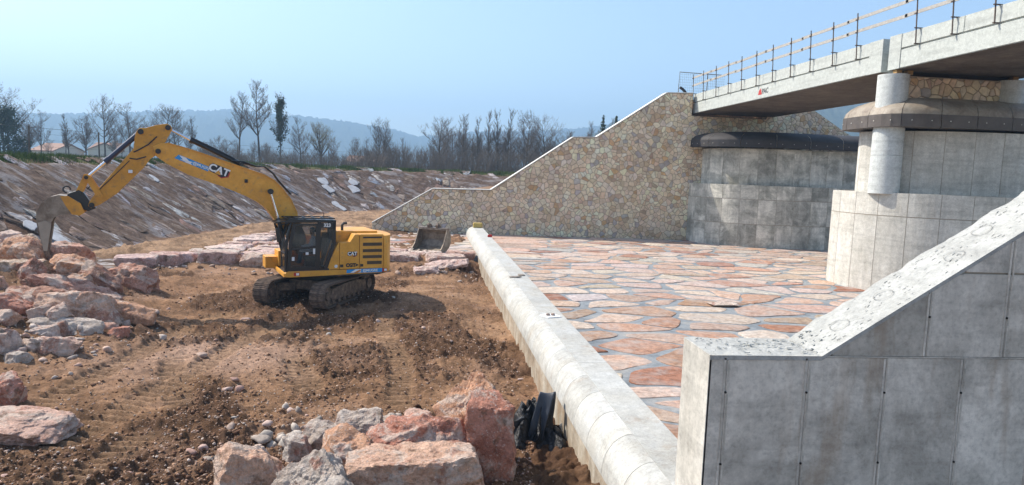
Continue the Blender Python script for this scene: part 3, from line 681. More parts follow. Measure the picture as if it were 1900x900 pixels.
for cx in (19.5, 20.0, 24.95):
    MB().box(cx - 0.13, cx + 0.13, 28.02, 28.28, 9.80, 9.98, 0.01).build('timber_block', M_OCH, pier)

# ================================================================== BRIDGE
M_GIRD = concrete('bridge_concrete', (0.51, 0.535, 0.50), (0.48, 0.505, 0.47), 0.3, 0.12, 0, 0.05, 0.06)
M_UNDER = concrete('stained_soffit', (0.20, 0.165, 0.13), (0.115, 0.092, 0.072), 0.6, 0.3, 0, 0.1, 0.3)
M_IRON = plain('rusty_iron', (0.13, 0.10, 0.085), 0.7, 0.3, var=0.4); M_WOODG = plain('weathered_board', (0.40, 0.38, 0.345), 0.85, var=0.35, sc=9)
bridge = tag(empty('bridge', (0, 0, 0)), 'grey concrete road bridge crossing overhead on the right', 'bridge')
for ya, yb in ((28.98, 51.5), (3.0, 28.55)):
    MB().box(19.34, 25.6, ya, yb, 10.0, 10.78).build('deck_beam', M_GIRD, bridge)
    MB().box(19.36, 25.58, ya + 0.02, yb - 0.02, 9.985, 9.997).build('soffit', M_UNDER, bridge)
    MB().box(19.36, 25.55, ya + 0.05, yb - 0.05, 10.80, 11.05).build('deck_slab', M_GIRD, bridge)
    n = int(round((yb - ya) / 4.0)); st = (yb - ya) / n
    for i in range(n):
        MB().box(19.30, 19.62, ya + i * st + 0.015, ya + (i + 1) * st - 0.015, 10.84, 11.42, 0.008).build('parapet_panel', M_GIRD, bridge)
        MB().box(25.2, 25.60, ya + i * st + 0.015, ya + (i + 1) * st - 0.015, 10.84, 11.42).build('parapet_panel', M_GIRD, bridge)
    MB().box(19.305, 19.36, ya, yb, 10.02, 10.76, 0.006).build('girder_face', M_GIRD, bridge)
for ya, yb in ((28.95, 29.9), (27.75, 28.52)):
    MB().box(19.27, 19.60, ya + 0.01, yb - 0.01, 10.0, 11.43, 0.006).build('end_block', M_GIRD, bridge)
# maker's mark on the girder
M_RED = plain('red_paint', (0.45, 0.05, 0.04), 0.6); M_BLK = plain('black_paint', (0.03, 0.03, 0.035), 0.55); M_WHT = plain('white_paint', (0.78, 0.78, 0.76), 0.55, var=0.05)
def face_M(o, xdir, ydir):
    x, y = Vector(xdir).normalized(), Vector(ydir).normalized(); z = x.cross(y)
    return Matrix(((x.x, y.x, z.x, o[0]), (x.y, y.y, z.y, o[1]), (x.z, y.z, z.z, o[2]), (0, 0, 0, 1)))
text_mesh('PAC', 'lettering', M_BLK, bridge, face_M((19.30, 39.85, 10.40), (0, -1, 0), (0, 0, 1)), 0.42, 0.003, 0.008)
MB().add([(19.299, 40.75, 10.24), (19.299, 40.25, 10.24), (19.299, 40.40, 10.62), (19.299, 40.66, 10.50)], [(0, 1, 2, 3)]).build('emblem', M_RED, bridge)
for Yp in [51.2, 49.2, 46.9, 44.85, 42.85, 40.8, 38.75, 36.7, 34.7, 32.65, 30.7, 26.7, 24.7, 22.7, 20.7, 18.7]:
    p = MB(); p.bar((19.16, Yp, 10.80), (19.06, Yp, 12.88), 0.038, 0.038, (1, 0, 0)); po = p.build('railing_post', M_IRON, bridge)
    for x0, x1, dy, z0, z1 in ((19.10, 19.32, 0.03, 10.80, 10.84), (19.06, 19.55, 0.03, 11.42, 11.46), (19.02, 19.10, 0.05, 11.98, 12.03), (19.00, 19.08, 0.05, 12.55, 12.60)):
        MB().box(x0, x1, Yp - dy, Yp + dy, z0, z1).build('bracket', M_IRON, po)
rng = random.Random(4)
for zr in (12.07, 12.64):
    for ya in np.arange(15, 51.4, 4.1):
        yb = min(ya + 4.25, 51.4); dz = rng.uniform(-0.02, 0.02)
        MB().bar((19.13 if zr < 12.3 else 19.11, ya, zr + dz), (19.13 if zr < 12.3 else 19.11, yb, zr - dz), 0.035, 0.14).build('rail_board', M_WOODG, bridge)

# steel mesh fence panel at the far end of the bridge
M_WIRE = plain('thin_grey_wire', (0.16, 0.17, 0.18), 0.6, 0.3)
mf = tag(empty('mesh_fence_panel', (0, 0, 0)), 'see-through steel mesh panel standing at the far bridge end', 'fence')
fr = MB().tube([(18.3, 52.2, 11.4), (18.35, 52.2, 13.15), (22.0, 52.3, 13.1)], 0.03, 6).tube([(20.6, 52.26, 11.4), (20.6, 52.26, 13.3)], 0.03, 6); fr.build('frame', M_IRON, mf)
wr = MB()
for i in range(24): wr.cyl((18.45 + i * 0.15, 52.22, 11.45), (18.45 + i * 0.15, 52.22, 13.1), 0.006, n=3, caps=False)
for i in range(8): wr.cyl((18.35, 52.22, 11.6 + i * 0.2), (22.0, 52.28, 11.6 + i * 0.2), 0.006, n=3, caps=False)
tag(wr.build('wire_mesh', M_WIRE, mf), kind='stuff')
pp = [(18.35 - 0.35 * t - 0.25 * t * t, 51.5, 11.25 + 0.95 * t - 0.30 * t * t) for t in np.linspace(0, 1, 12)]
tag(MB().tube([(p[0] + 0.42 - 0.0, p[1], p[2]) for p in pp][::-1], [0.10 + 0.012 * (i % 2) for i in range(12)], 10).build('corrugated_pipe', plain('black_plastic', (0.012, 0.012, 0.014), 0.4)), 'short black plastic pipe curving up from the wall top', 'pipe')

# ================================================================== NEAR RETAINING WALL
M_NEAR = concrete('formed_concrete', (0.74, 0.695, 0.60), (0.46, 0.43, 0.365), 0.9, 0.45, 0.35, 0.14, 0.3, 0.8)
M_NEARL = concrete('rough_top_concrete', (0.47, 0.47, 0.44), (0.38, 0.38, 0.35), 0.5, 0.15, 0.0, 0.04, 1.0, 1.2)  # rough concrete of the wall's flat and sloping top
nw = empty('retaining_wall', (0, 0, 0)); tag(nw, 'close grey concrete retaining wall whose top slopes up to the right', 'retaining wall')
YN, YF, XL, ZT = 7.07, 7.86, 3.02, 3.105; SX0, SL = 4.31, 0.640
zt = lambda x: ZT if x < SX0 else ZT + (x - SX0) * SL
XE = 12.5
MB().prism([(XL + 0.02, -0.8), (XE, -0.8), (XE, zt(XE) - 0.03), (SX0, ZT - 0.03), (XL + 0.02, ZT - 0.03)], YN + 0.02, YF - 0.02, 'y').build('core', M_SEAM, nw)
MB().prism([(YN, -0.8), (YF, -0.8), (YF, ZT), (YN, ZT)], XL - 0.004, XL + 0.02, 'x').build('end_face', M_CON_L, nw)
# top: flat and rough sloping slab
def rough_top(name, x0, x1, nx, ny, amp, seed, thick=0.05):
    V, F = [], []
    for i in range(nx + 1):
        for j in range(ny + 1):
            x = x0 + (x1 - x0) * i / nx; y = YN - 0.006 + (YF - YN + 0.012) * j / ny
            e = 0.0 if j in (0,) else float(fbm(np.array([x * 7]), np.array([y * 7]), o=3, s=seed)[0]) * amp
            V.append((x, y + (e * 2.0 if j == ny else 0), zt(x) + e))
    for i in range(nx):
        for j in range(ny):
            a = i * (ny + 1) + j; F.append((a, a + ny + 1, a + ny + 2, a + 1))
    n = len(V); V += [(p[0], p[1], p[2] - thick) for p in V]; b = [(i * (ny + 1), (i + 1) * (ny + 1)) for i in range(nx)]
    F += [(p, n + p, n + q, q) for p, q in b] + [(p + ny, q + ny, n + q + ny, n + p + ny) for p, q in b] + [(j, j + 1, n + j + 1, n + j) for j in range(ny)] + [(nx * (ny + 1) + j + 1, nx * (ny + 1) + j, n + nx * (ny + 1) + j, n + nx * (ny + 1) + j + 1) for j in range(ny)]
    MB().add(V, F).build(name, M_NEARL, nw)
rough_top('flat_top', XL, SX0, 40, 24, 0.010, 3); rough_top('sloping_top', SX0, XE, 150, 24, 0.009, 5)
ring_m = plain('core_plug', (0.24, 0.235, 0.215), 0.9)
for x, y in [(4.72, 7.45), (5.27, 7.50), (6.05, 7.41), (6.51, 7.58), (7.25, 7.41)]:
    ax = Vector((1, 0, SL)).normalized(); ay = Vector((0, 1, 0)); o = Vector((x, y, zt(x) + 0.012)); m = MB(); n = 20; V = []
    for r in (0.115, 0.108):
        for h in (0.006,): V += [o + (ax * math.cos(2 * math.pi * k / n) + ay * math.sin(2 * math.pi * k / n)) * r + Vector((0, 0, h)) for k in range(n)]
    m.add(V, [(k, (k + 1) % n, n + (k + 1) % n, n + k) for k in range(n)]); m.build('core_mark', ring_m, nw)
# formwork panels on the near face
xs = [XL, 3.22, 4.16, 5.09, 6.03, 6.97, 7.96]
for a, b in zip(xs[:-1], xs[1:]):
    MB().prism([(a + 0.003, -0.8), (b - 0.003, -0.8), (b - 0.003, ZT - 0.02), (a + 0.003, ZT - 0.02)], YN, YN + 0.03, 'y').build('panel', M_NEAR, nw)
xs2 = [SX0 + 0.02, 5.55, 6.50, 7.46, 8.42]
for r0, r1 in ((ZT + 0.005, 4.06), (4.083, 6.0)):
    for a, b in zip(xs2[:-1], xs2[1:]):
        def lim(x): return min(r1, zt(x) - 0.055)
        a2, b2 = a + 0.003, b - 0.003
        pts = [(x, lim(x)) for x in np.linspace(a2, b2, 13)]; pts = [p for p in pts if p[1] > r0 + 0.01]
        if len(pts) < 2: continue
        MB().prism([(pts[0][0], r0)] + [(b2, r0)] + pts[::-1], YN + 0.001, YN + 0.03, 'y').build('panel', M_NEAR, nw)
for x, z0, z1 in [(x, -0.8, ZT - 0.03) for x in xs[1:-1]] + [(x, ZT + 0.01, zt(x) - 0.06) for x in xs2[1:-1]]:
    s = MB(); s.box(x - 0.036, x - 0.014, YN - 0.006, YN + 0.01, z0, z1).box(x + 0.014, x + 0.032, YN - 0.005, YN + 0.01, z0, z1); s.build('joint_ridge', M_NEAR, nw)
    t = MB()
    for zz in np.arange(max(z0 + 0.45, 1.6), z1 - 0.1, 0.82): t.cyl((x, YN - 0.012, zz + (0.27 if z0 < 0 else 0)), (x, YN + 0.02, zz + (0.27 if z0 < 0 else 0)), 0.013, n=8)
    if t.v: t.build('tie_hole', M_DARK, nw)
MB().box(XL, 7.96, YN - 0.005, YN + 0.01, ZT - 0.015, ZT + 0.0).build('joint_ridge', M_NEAR, nw)
# mortar flakes on the flat top
rng = random.Random(6); fl = MB()
for i in range(110):
    x = rng.uniform(XL + 0.04, SX0 + 0.2); y = rng.uniform(YN + 0.04, YF - 0.06); s = rng.uniform(0.006, 0.035) * (1.3 if x > 4.05 else 1); a = rng.uniform(0, 6.3); z = zt(x) + 0.016
    P = [(x + s * rng.uniform(0.5, 1.2) * math.cos(a + k * 1.57), y + s * rng.uniform(0.3, 0.8) * math.sin(a + k * 1.57)) for k in range(4)]
    fl.prism(P, z, z + rng.uniform(0.004, 0.012), 'z')
for i in range(200):
    x = rng.uniform(SX0 + 0.1, 8.2); y = rng.uniform(YN + 0.05, YF - 0.06); s = rng.uniform(0.005, 0.022); a = rng.uniform(-0.5, 0.5); z = zt(x) + 0.012
    P = [(x + s * math.cos(a) * q1 - 0.25 * s * math.sin(a) * q2, y + s * math.sin(a) * q1 + 0.25 * s * math.cos(a) * q2) for q1, q2 in ((-1, -1), (1, -0.6), (1.2, 0.7), (-0.8, 1))]
    fl.add([(p[0], p[1], zt(p[0]) + 0.004) for p in P] + [(p[0], p[1], zt(p[0]) + 0.010) for p in P], [(4, 5, 6, 7), (0, 1, 5, 4), (1, 2, 6, 5), (2, 3, 7, 6), (3, 0, 4, 7)])
tag(fl.build('mortar_flakes', plain('flake', (0.43, 0.43, 0.40), 0.9, var=0.15, sc=20)), 'dark flakes of mortar strewn over the near wall top', 'debris', kind='stuff')

# ================================================================== EXCAVATOR (x forward, y left, z up in its own frame)
g = G('digger_yellow', 0.42, 0.45); v = g.obj(rnd=False); n = g.noise(v, 2.5, 7, 0.7); n2 = g.noise(v, 14, 5, 0.7)
c = g.ramp(n, [(0.3, (0.60, 0.275, 0.032)), (0.55, (0.72, 0.340, 0.040)), (0.8, (0.76, 0.395, 0.075))])
c = g.mix(g.ramp(g.noise(v, 6, 6, 0.7), [(0.55, 0.0), (0.70, 0.6)]), c, (0.30, 0.19, 0.105)); g.base(g.scale(c, g.ramp(n2, [(0.3, 0.9), (0.7, 1.05)]))); M_YEL = g.m
g = G('worn_arm_yellow', 0.5, 0.35); v = g.obj(rnd=False); c = g.ramp(g.noise(v, 3, 7, 0.7), [(0.3, (0.48, 0.22, 0.028)), (0.7, (0.66, 0.315, 0.04))])
c = g.mix(g.ramp(g.noise(v, 5, 7, 0.75), [(0.52, 0.0), (0.66, 0.75)]), c, (0.23, 0.14, 0.07)); g.base(c); M_YELW = g.m
M_CABB = plain('cab_black', (0.014, 0.014, 0.016), 0.35, var=0.2, spec=0.5); M_RUB = plain('dark_grey_paint', (0.045, 0.043, 0.042), 0.6, var=0.3)
M_STEEL = plain('chrome_rod', (0.72, 0.74, 0.77), 0.15, 1.0, var=0.03)
g = G('muddy_track_steel', 0.75, 0.3); v = g.obj(rnd=False); g.base(g.ramp(g.noise(v, 7, 6, 0.7), [(0.3, (0.055, 0.042, 0.034)), (0.5, (0.15, 0.105, 0.077)), (0.68, (0.29, 0.195, 0.13))])); g.bump(g.noise(v, 25, 4), 0.5, 0.02); M_TRK = g.m
g = G('scraped_bucket_steel', 0.55, 0.4); g.b.inputs['Metallic'].default_value = 0.3; v = g.obj(rnd=False); g.base(g.ramp(g.noise(v, 3.2, 7, 0.7, 0.4), [(0.3, (0.12, 0.085, 0.06)), (0.5, (0.22, 0.175, 0.13)), (0.75, (0.36, 0.31, 0.25))])); g.bump(g.noise(v, 22, 4), 0.3, 0.01); M_BKT = g.m
def glass_mat(name, tint, alpha):
    g = G(name, 0.03, 0.6); g.b.inputs['Base Color'].default_value = (*tint, 1); g.b.inputs['Alpha'].default_value = alpha; return g.m
M_GLASS = glass_mat('cab_glass', (0.035, 0.05, 0.055), 0.38)
M_BLUE = plain('blue_decal', (0.03, 0.28, 0.62), 0.45, var=0.05); M_ORG = plain('orange_decal', (0.62, 0.24, 0.06), 0.45, var=0.05); M_SILV = plain('pale_sign', (0.70, 0.72, 0.74), 0.5, var=0.05)
EX = empty('excavator', (-4.3, 26.2, 0.02), R_(201.53))
tag(EX, 'yellow tracked excavator with black cab lifting its arm over the boulders', 'excavator')
UM = Matrix.Rotation(R_(49), 4, 'Z')
# ---- undercarriage
RW, CX, GA, SW = 0.375, 1.64, 1.10, 0.58
def stadium(r, c, t):
    """point and tangent angle on the belt, t metres from the top front"""
    Ls, La = 2 * c, math.pi * r; P = 2 * Ls + 2 * La; t %= P
    if t < Ls: return c - t, RW + 0.08 + r, math.pi
    t -= Ls
    if t < La: a = math.pi / 2 + t / r; return -c + r * math.cos(a), RW + 0.08 + r * math.sin(a), a + math.pi / 2
    t -= La
    if t < Ls: return -c + t, RW + 0.08 - r, 0.0
    t -= Ls; a = -math.pi / 2 + t / r; return c + r * math.cos(a), RW + 0.08 + r * math.sin(a), a + math.pi / 2
sh = MB().box(-0.098, 0.098, -SW / 2, SW / 2, 0.0, 0.025)
for gx in (-0.07, 0.0, 0.07): sh.box(gx - 0.010, gx + 0.010, -SW / 2, SW / 2, 0.025, 0.052)
me_shoe = None
RB = RW + 0.005; PER = 4 * CX + 2 * math.pi * RB; NS = 46
for sgn in (-1, 1):
    yc = sgn * GA
    belt = MB(UM)
    ring = [stadium(RB, CX, PER * i / 90) for i in range(90)]; V = []
    for rr_ in (0.0, 0.07):
        for yy in (yc - 0.12, yc + 0.12):
            V += [(p[0] - rr_ * math.sin(p[2]) * -1 * -1, yy, p[1] + rr_ * math.cos(p[2]) * 1) for p in ring]
    n = 90; F = []
    for a, b in ((0, 1), (1, 3), (3, 2), (2, 0)): F += [(a * n + i, a * n + (i + 1) % n, b * n + (i + 1) % n, b * n + i) for i in range(n)]
    track = belt.add(V, F).build('track', M_TRK, EX)
    for i in range(NS):
        x, z, a = stadium(RB, CX, PER * i / NS)
        M = UM @ Matrix.Translation((x, yc, z)) @ Matrix.Rotation(-(a + math.pi), 4, 'Y') @ Matrix.Rotation(math.pi, 4, 'X') @ Matrix.Rotation(math.pi, 4, 'X')
        if me_shoe is None:
            o = sh.build('track_shoe', M_TRK, track); me_shoe = o.data
        else: o = link('track_shoe', me_shoe, track)
        o.matrix_local = M
    fr = MB(UM); fr.prism([(-1.45, 0.25), (1.30, 0.25), (1.45, 0.40), (1.30, 0.66), (0.4, 0.74), (-0.6, 0.74), (-1.4, 0.62)], yc - 0.20, yc + 0.20, 'y', 0.02)
    frame = fr.build('track_frame', M_TRK, EX)
    MB(UM).cyl((CX, yc - 0.16, RW + 0.08), (CX, yc + 0.16, RW + 0.08), RW - 0.03, n=24).cyl((CX, yc - 0.22, RW + 0.08), (CX, yc + 0.22, RW + 0.08), 0.15, n=16).build('idler_wheel', M_TRK, EX)
    sp = MB(UM).cyl((-CX, yc - 0.10, RW + 0.08), (-CX, yc + 0.10, RW + 0.08), RW - 0.06, n=22).cyl((-CX, yc - 0.24, RW + 0.08), (-CX, yc + 0.24, RW + 0.08), 0.2, n=18)
    for k in range(16):
        a = 2 * math.pi * k / 16; sp.box(-CX + (RW - 0.05) * math.cos(a) - 0.03, -CX + (RW - 0.05) * math.cos(a) + 0.03, yc - 0.05, yc + 0.05, RW + 0.08 + (RW - 0.05) * math.sin(a) - 0.03, RW + 0.08 + (RW - 0.05) * math.sin(a) + 0.03)
    sp.build('drive_sprocket', M_TRK, EX)
    for k in range(7): MB(UM).cyl((-1.2 + k * 0.4, yc - 0.2, 0.21), (-1.2 + k * 0.4, yc + 0.2, 0.21), 0.10, n=12).build('roller', M_TRK, frame)
cb = MB(UM).box(-0.75, 0.75, -0.75, 0.75, 0.45, 0.80, 0.05)
for sx in (-1, 1):
    for sy in (-1, 1): cb.prism([(sx * 0.45, sy * 0.45), (sx * 0.85, sy * 0.45), (sx * 1.25, sy * 1.05), (sx * 0.70, sy * 1.05)], 0.42, 0.70, 'z')
cb.build('car_body', M_TRK, EX)
MB().cyl((0, 0, 0.80), (0, 0, 1.06), 0.66, n=36).build('slew_ring', M_RUB, EX, True)
M_GRL = plain('dusty_grille', (0.13, 0.09, 0.05), 0.8, var=0.3)
# ---- upper structure
dk = MB().prism([(1.38, -1.33), (1.38, 1.33), (-1.9, 1.33), (-2.35, 0.9), (-2.55, 0.0), (-2.35, -0.9), (-1.9, -1.33)], 1.05, 1.16, 'z'); dk.build('deck_plate', M_RUB, EX)
MB().prism([(1.42, 1.07), (1.42, 1.20), (1.30, 1.27), (-2.05, 1.27), (-2.05, 1.12), (1.20, 1.05)], 1.20, 1.355, 'y', 0.012).build('side_skirt', M_YEL, EX)
MB().prism([(1.42, 1.07), (1.42, 1.24), (-2.05, 1.24), (-2.05, 1.10)], -1.355, -1.20, 'y', 0.012).build('side_skirt', M_YEL, EX)
MB().box(1.38, 1.45, -1.3, 1.3, 1.06, 1.20, 0.01).build('front_beam', M_YEL, EX)
# engine housing, left side panels
MB().prism([(0.03, 1.285), (-0.46, 1.285), (-0.46, 2.22), (-0.42, 2.24)], 1.05, 1.345, 'y', 0.01).build('side_panel', M_YEL, EX)
MB().prism([(-0.475, 1.285), (-1.185, 1.285), (-1.185, 2.545), (-1.02, 2.545), (-0.84, 2.27), (-0.475, 2.24)], 0.80, 1.35, 'y', 0.02).build('side_panel', M_YEL, EX)
MB().box(-2.085, -1.20, 0.80, 1.35, 1.285, 2.545, 0.02).build('side_door', M_YEL, EX)
lo = MB().box(-2.0, -1.30, 1.349, 1.354, 2.10, 2.20); 
for z0, z1, x1 in ((2.12, 2.24, -1.32), (1.89, 2.00, -1.32), (1.665, 1.775, -1.32), (1.44, 1.56, -1.48)):
    s = MB().box(-2.03, x1, 1.344, 1.356, z0, z1).build('grille', M_GRL, EX)
    for k in range(3): MB().box(-2.03, x1, 1.352, 1.362, z0 + 0.01 + k * (z1 - z0) / 3, z0 + 0.022 + k * (z1 - z0) / 3).build('slat', M_RUB, s)
MB().box(-2.03, -1.32, 1.35, 1.357, 2.40, 2.46).build('grille', M_RUB, EX)
MB().box(-2.02, -0.46, -1.0, 0.795, 1.2, 2.62, 0.03).build('engine_hood', M_YEL, EX)
MB().box(-0.45, -0.02, -0.35, 0.40, 1.2, 2.55, 0.02).build('front_hood', M_YEL, EX)
MB().box(-2.05, 0.45, -1.35, -0.95, 1.26, 2.30, 0.03).build('right_housing', M_YEL, EX)
MB().box(0.47, 1.35, -1.34, -0.45, 1.2, 1.78, 0.03).build('tool_box', M_YEL, EX)
MB().box(1.36, 1.78, -1.30, -0.62, 1.12, 1.55, 0.02).build('front_step', M_YEL, EX)
cw = [(-2.10, 1.345), (-2.26, 1.30), (-2.42, 1.10), (-2.60, 0.55), (-2.66, 0.0), (-2.60, -0.55), (-2.42, -1.10), (-2.26, -1.30), (-2.10, -1.345)]
MB().prism(cw, 1.13, 2.50, 'z', 0.035).build('counterweight', M_YEL, EX, True, 40)
MB().tube([(-0.75, 0.55, 2.55), (-0.75, 0.55, 2.82), (-0.80, 0.55, 2.88), (-0.92, 0.55, 2.89)], 0.05, 10).build('exhaust_pipe', M_RUB, EX, True)
# ---- cab
Y0, Y1 = 0.45, 1.36
def cbar(name, p, q, w=0.07, parent=None): return MB().bar(p, q, w, w, (0, 1, 0)).build(name, M_CABB, parent or EX)
cab = MB().box(-0.10, 1.40, Y0, Y1 - 0.01, 1.26, 1.34).build('cab', M_CABB, EX)
MB().prism([(-0.34, 2.98), (-0.34, 3.06), (1.28, 3.10), (1.42, 3.02), (1.40, 2.96)], Y0 - 0.02, Y1 + 0.01, 'y', 0.015).build('cab_roof', M_CABB, cab)
MB().prism([(1.20, 3.02), (1.74, 2.94), (1.76, 2.97), (1.22, 3.08)], Y0, Y1, 'y').build('visor', M_CABB, cab)
rg = MB().box(-0.30, 1.40, Y0 + 0.02, Y0 + 0.07, 3.10, 3.14).box(-0.30, 1.40, Y1 - 0.07, Y1 - 0.02, 3.10, 3.14)
for k in range(6): rg.box(-0.28 + k * 0.32, -0.24 + k * 0.32, Y0 + 0.02, Y1 - 0.02, 3.105, 3.135)
rg.build('roof_guard', M_CABB, cab)
for yy in (Y0 + 0.04, Y1 - 0.05):
    MB().tube([(1.38, yy, 1.30), (1.38, yy, 1.9), (1.33, yy, 2.5), (1.20, yy, 3.0)], 0.045, 8).build('front_pillar', M_CABB, cab)
    cbar('rear_pillar', (-0.28, yy, 2.98), (-0.28, yy, 2.25), 0.10, cab); cbar('rear_pillar', (-0.28, yy, 2.28), (0.03, yy, 1.30), 0.12, cab)
MB().prism([(0.34, 1.30), (0.22, 1.30), (0.19, 2.98), (0.31, 2.98)], Y1 - 0.10, Y1 - 0.002, 'y').build('centre_pillar', M_CABB, cab)
MB().prism([(-0.33, 2.96), (0.28, 2.96), (0.28, 2.80), (-0.33, 2.76)], Y1 - 0.05, Y1, 'y').build('header_panel', M_CABB, cab)
# door: frame with an upper and a lower pane
door = MB().prism([(1.34, 1.33), (0.30, 1.33), (0.30, 1.42), (1.34, 1.42)], Y1 - 0.03, Y1 + 0.012, 'y').build('cab_door', M_CABB, cab)
df = MB(); yy0, yy1 = Y1 - 0.03, Y1 + 0.012
df.prism([(1.34, 1.42), (1.22, 1.42), (1.17, 2.30), (1.05, 2.86), (1.10, 2.94), (1.16, 2.94), (1.29, 2.3)], yy0, yy1, 'y').box(0.30, 0.38, yy0, yy1, 1.42, 2.94).prism([(1.12, 2.94), (0.38, 2.94), (0.38, 2.86), (1.06, 2.86)], yy0, yy1, 'y').prism([(1.21, 2.00), (0.38, 2.08), (0.38, 2.16), (1.20, 2.08)], yy0, yy1, 'y')
df.build('door_frame', M_CABB, door)
MB().prism([(1.20, 2.08), (0.38, 2.16), (0.38, 2.86), (1.06, 2.86), (1.17, 2.30)], Y1 - 0.012, Y1 - 0.004, 'y').build('door_window', M_GLASS, door)
MB().prism([(1.22, 1.42), (0.38, 1.42), (0.38, 2.08), (1.21, 2.00)], Y1 - 0.012, Y1 - 0.004, 'y').build('door_window', M_GLASS, door)
MB().box(0.40, 0.47, Y1 + 0.01, Y1 + 0.04, 1.86, 2.06, 0.008).build('door_handle', M_SILV, door)
MB().box(0.62, 0.72, Y1 - 0.002, Y1 + 0.002, 1.84, 1.93).build('sticker', M_SILV, door); MB().box(1.10, 1.19, Y1 - 0.002, Y1 + 0.002, 1.64, 1.77).build('sticker', M_SILV, door)
MB().prism([(0.20, 1.36), (0.18, 2.80), (-0.22, 2.77), (-0.23, 2.28), (0.06, 1.36)], Y1 - 0.02, Y1 - 0.012, 'y').build('side_window', M_GLASS, cab)
MB().add([(1.40, Y0 + 0.06, 1.34), (1.40, Y1 - 0.08, 1.34), (1.40, Y1 - 0.08, 1.95), (1.40, Y0 + 0.06, 1.95), (1.35, Y1 - 0.08, 2.5), (1.35, Y0 + 0.06, 2.5), (1.22, Y1 - 0.08, 3.0), (1.22, Y0 + 0.06, 3.0)], [(0, 1, 2, 3), (3, 2, 4, 5), (5, 4, 6, 7)]).build('windscreen', M_GLASS, cab)
MB().box(1.36, 1.42, Y0 + 0.05, Y1 - 0.05, 1.86, 1.90).build('windscreen_bar', M_CABB, cab)
MB().prism([(1.3, 1.34), (-0.0, 1.34), (-0.25, 2.25), (-0.25, 2.95), (1.2, 2.95)], Y0 + 0.005, Y0 + 0.012, 'y').build('right_window', M_GLASS, cab)
MB().box(-0.30, -0.26, Y0 + 0.1, Y1 - 0.1, 2.3, 2.95).build('rear_panel', M_CABB, cab)
MB().tube([(1.30, Y1 - 0.02, 2.95), (1.62, Y1 + 0.02, 2.90), (1.66, Y1 + 0.02, 2.75)], 0.018, 6).prism([(1.58, 2.30), (1.68, 2.30), (1.74, 2.78), (1.62, 2.80)], Y1 - 0.10, Y1 + 0.06, 'y', 0.02).build('mirror', M_CABB, cab)
st = MB().box(0.18, 0.72, 0.68, 1.12, 1.60, 1.74, 0.04); st.prism([(0.16, 1.70), (0.30, 1.70), (0.20, 2.45), (0.08, 2.45)], 0.70, 1.10, 'y', 0.03); st.box(0.25, 0.65, 0.78, 1.02, 1.34, 1.60); st.build('operator_seat', M_RUB, cab)
MB().cyl((0.05, 1.1, 3.14), (0.05, 1.1, 3.32), 0.012, n=6).build('antenna', M_CABB, cab)
# ---- boom
bt = [(5.42, 5.40), (5.22, 5.50), (4.99, 5.53), (4.4, 5.38), (3.71, 5.16), (2.72, 4.83), (1.95, 4.58), (1.62, 4.40), (1.34, 4.12), (1.03, 3.72), (0.80, 3.2), (0.50, 2.4), (0.40, 1.75)]
bl = [(0.80, 1.72), (1.12, 2.30), (1.56, 2.96), (1.88, 3.40), (2.16, 3.62), (2.51, 3.81), (3.33, 4.15), (4.37, 4.51), (5.06, 4.88), (5.36, 5.10)]
boom = MB().prism(bt + bl, -0.27, 0.25, 'y', 0.018).build('boom', M_YEL, EX)
tr = MB()
for P in (bt[2:-2], bl[1:-1]):
    for a, b in zip(P[:-1], P[1:]): tr.bar((a[0], 0, a[1]), (b[0], 0, b[1]), 0.58, 0.025)
tr.build('flange_plate', M_YEL, boom)
MB().cyl((5.27, -0.33, 5.24), (5.27, 0.33, 5.24), 0.085, n=16).build('pin', M_RUB, boom); MB().cyl((1.77, -0.52, 4.0), (1.77, 0.52, 4.0), 0.075, n=16).build('pin', M_RUB, boom)
MB().cyl((1.77, 0.50, 4.0), (1.77, 0.54, 4.0), 0.10, n=16).build('pin_cap', M_CABB, boom)
hs = MB()
for k, yy in enumerate((-0.12, 0.0, 0.12)): hs.tube([(3.0, yy, 5.02), (2.6, yy, 4.95 + 0.03 * k), (2.2, yy, 4.86), (1.9, yy, 4.86), (1.6, yy, 4.62), (1.45, yy, 4.40), (1.0, yy, 3.9)], 0.024, 6)
hs.build('hydraulic_hose', M_CABB, boom, True)
MB().box(2.5, 2.6, 0.25, 0.32, 4.28, 4.40, 0.01).build('work_lamp', M_RUB, boom)
for s in (-1, 1):
    MB().cyl((1.77, s * 0.43, 4.0), (1.50, s * 0.43, 3.05), 0.042, n=14).build('boom_cylinder_rod', M_STEEL, EX, True); MB().cyl((1.50, s * 0.43, 3.05), (1.12, s * 0.43, 1.45), 0.075, n=14).build('boom_cylinder', M_CABB, EX, True)
MB().cyl((2.69, 0, 4.92), (4.28, 0, 5.67), 0.085, n=16).cyl((4.20, 0, 5.63), (4.30, 0, 5.68), 0.105, n=16).cyl((2.69, -0.2, 4.92), (2.69, 0.2, 4.92), 0.07, n=12).build('stick_cylinder', M_CABB, EX, True)
MB().cyl((4.28, 0, 5.67), (4.96, 0, 6.02), 0.042, n=14).build('stick_cylinder_rod', M_STEEL, EX, True)
MB().tube([(2.9, 0.08, 5.10), (3.5, 0.08, 5.40), (4.15, 0.08, 5.70), (4.26, 0.06, 5.75)], 0.02, 6).build('hydraulic_hose', M_CABB, EX, True)
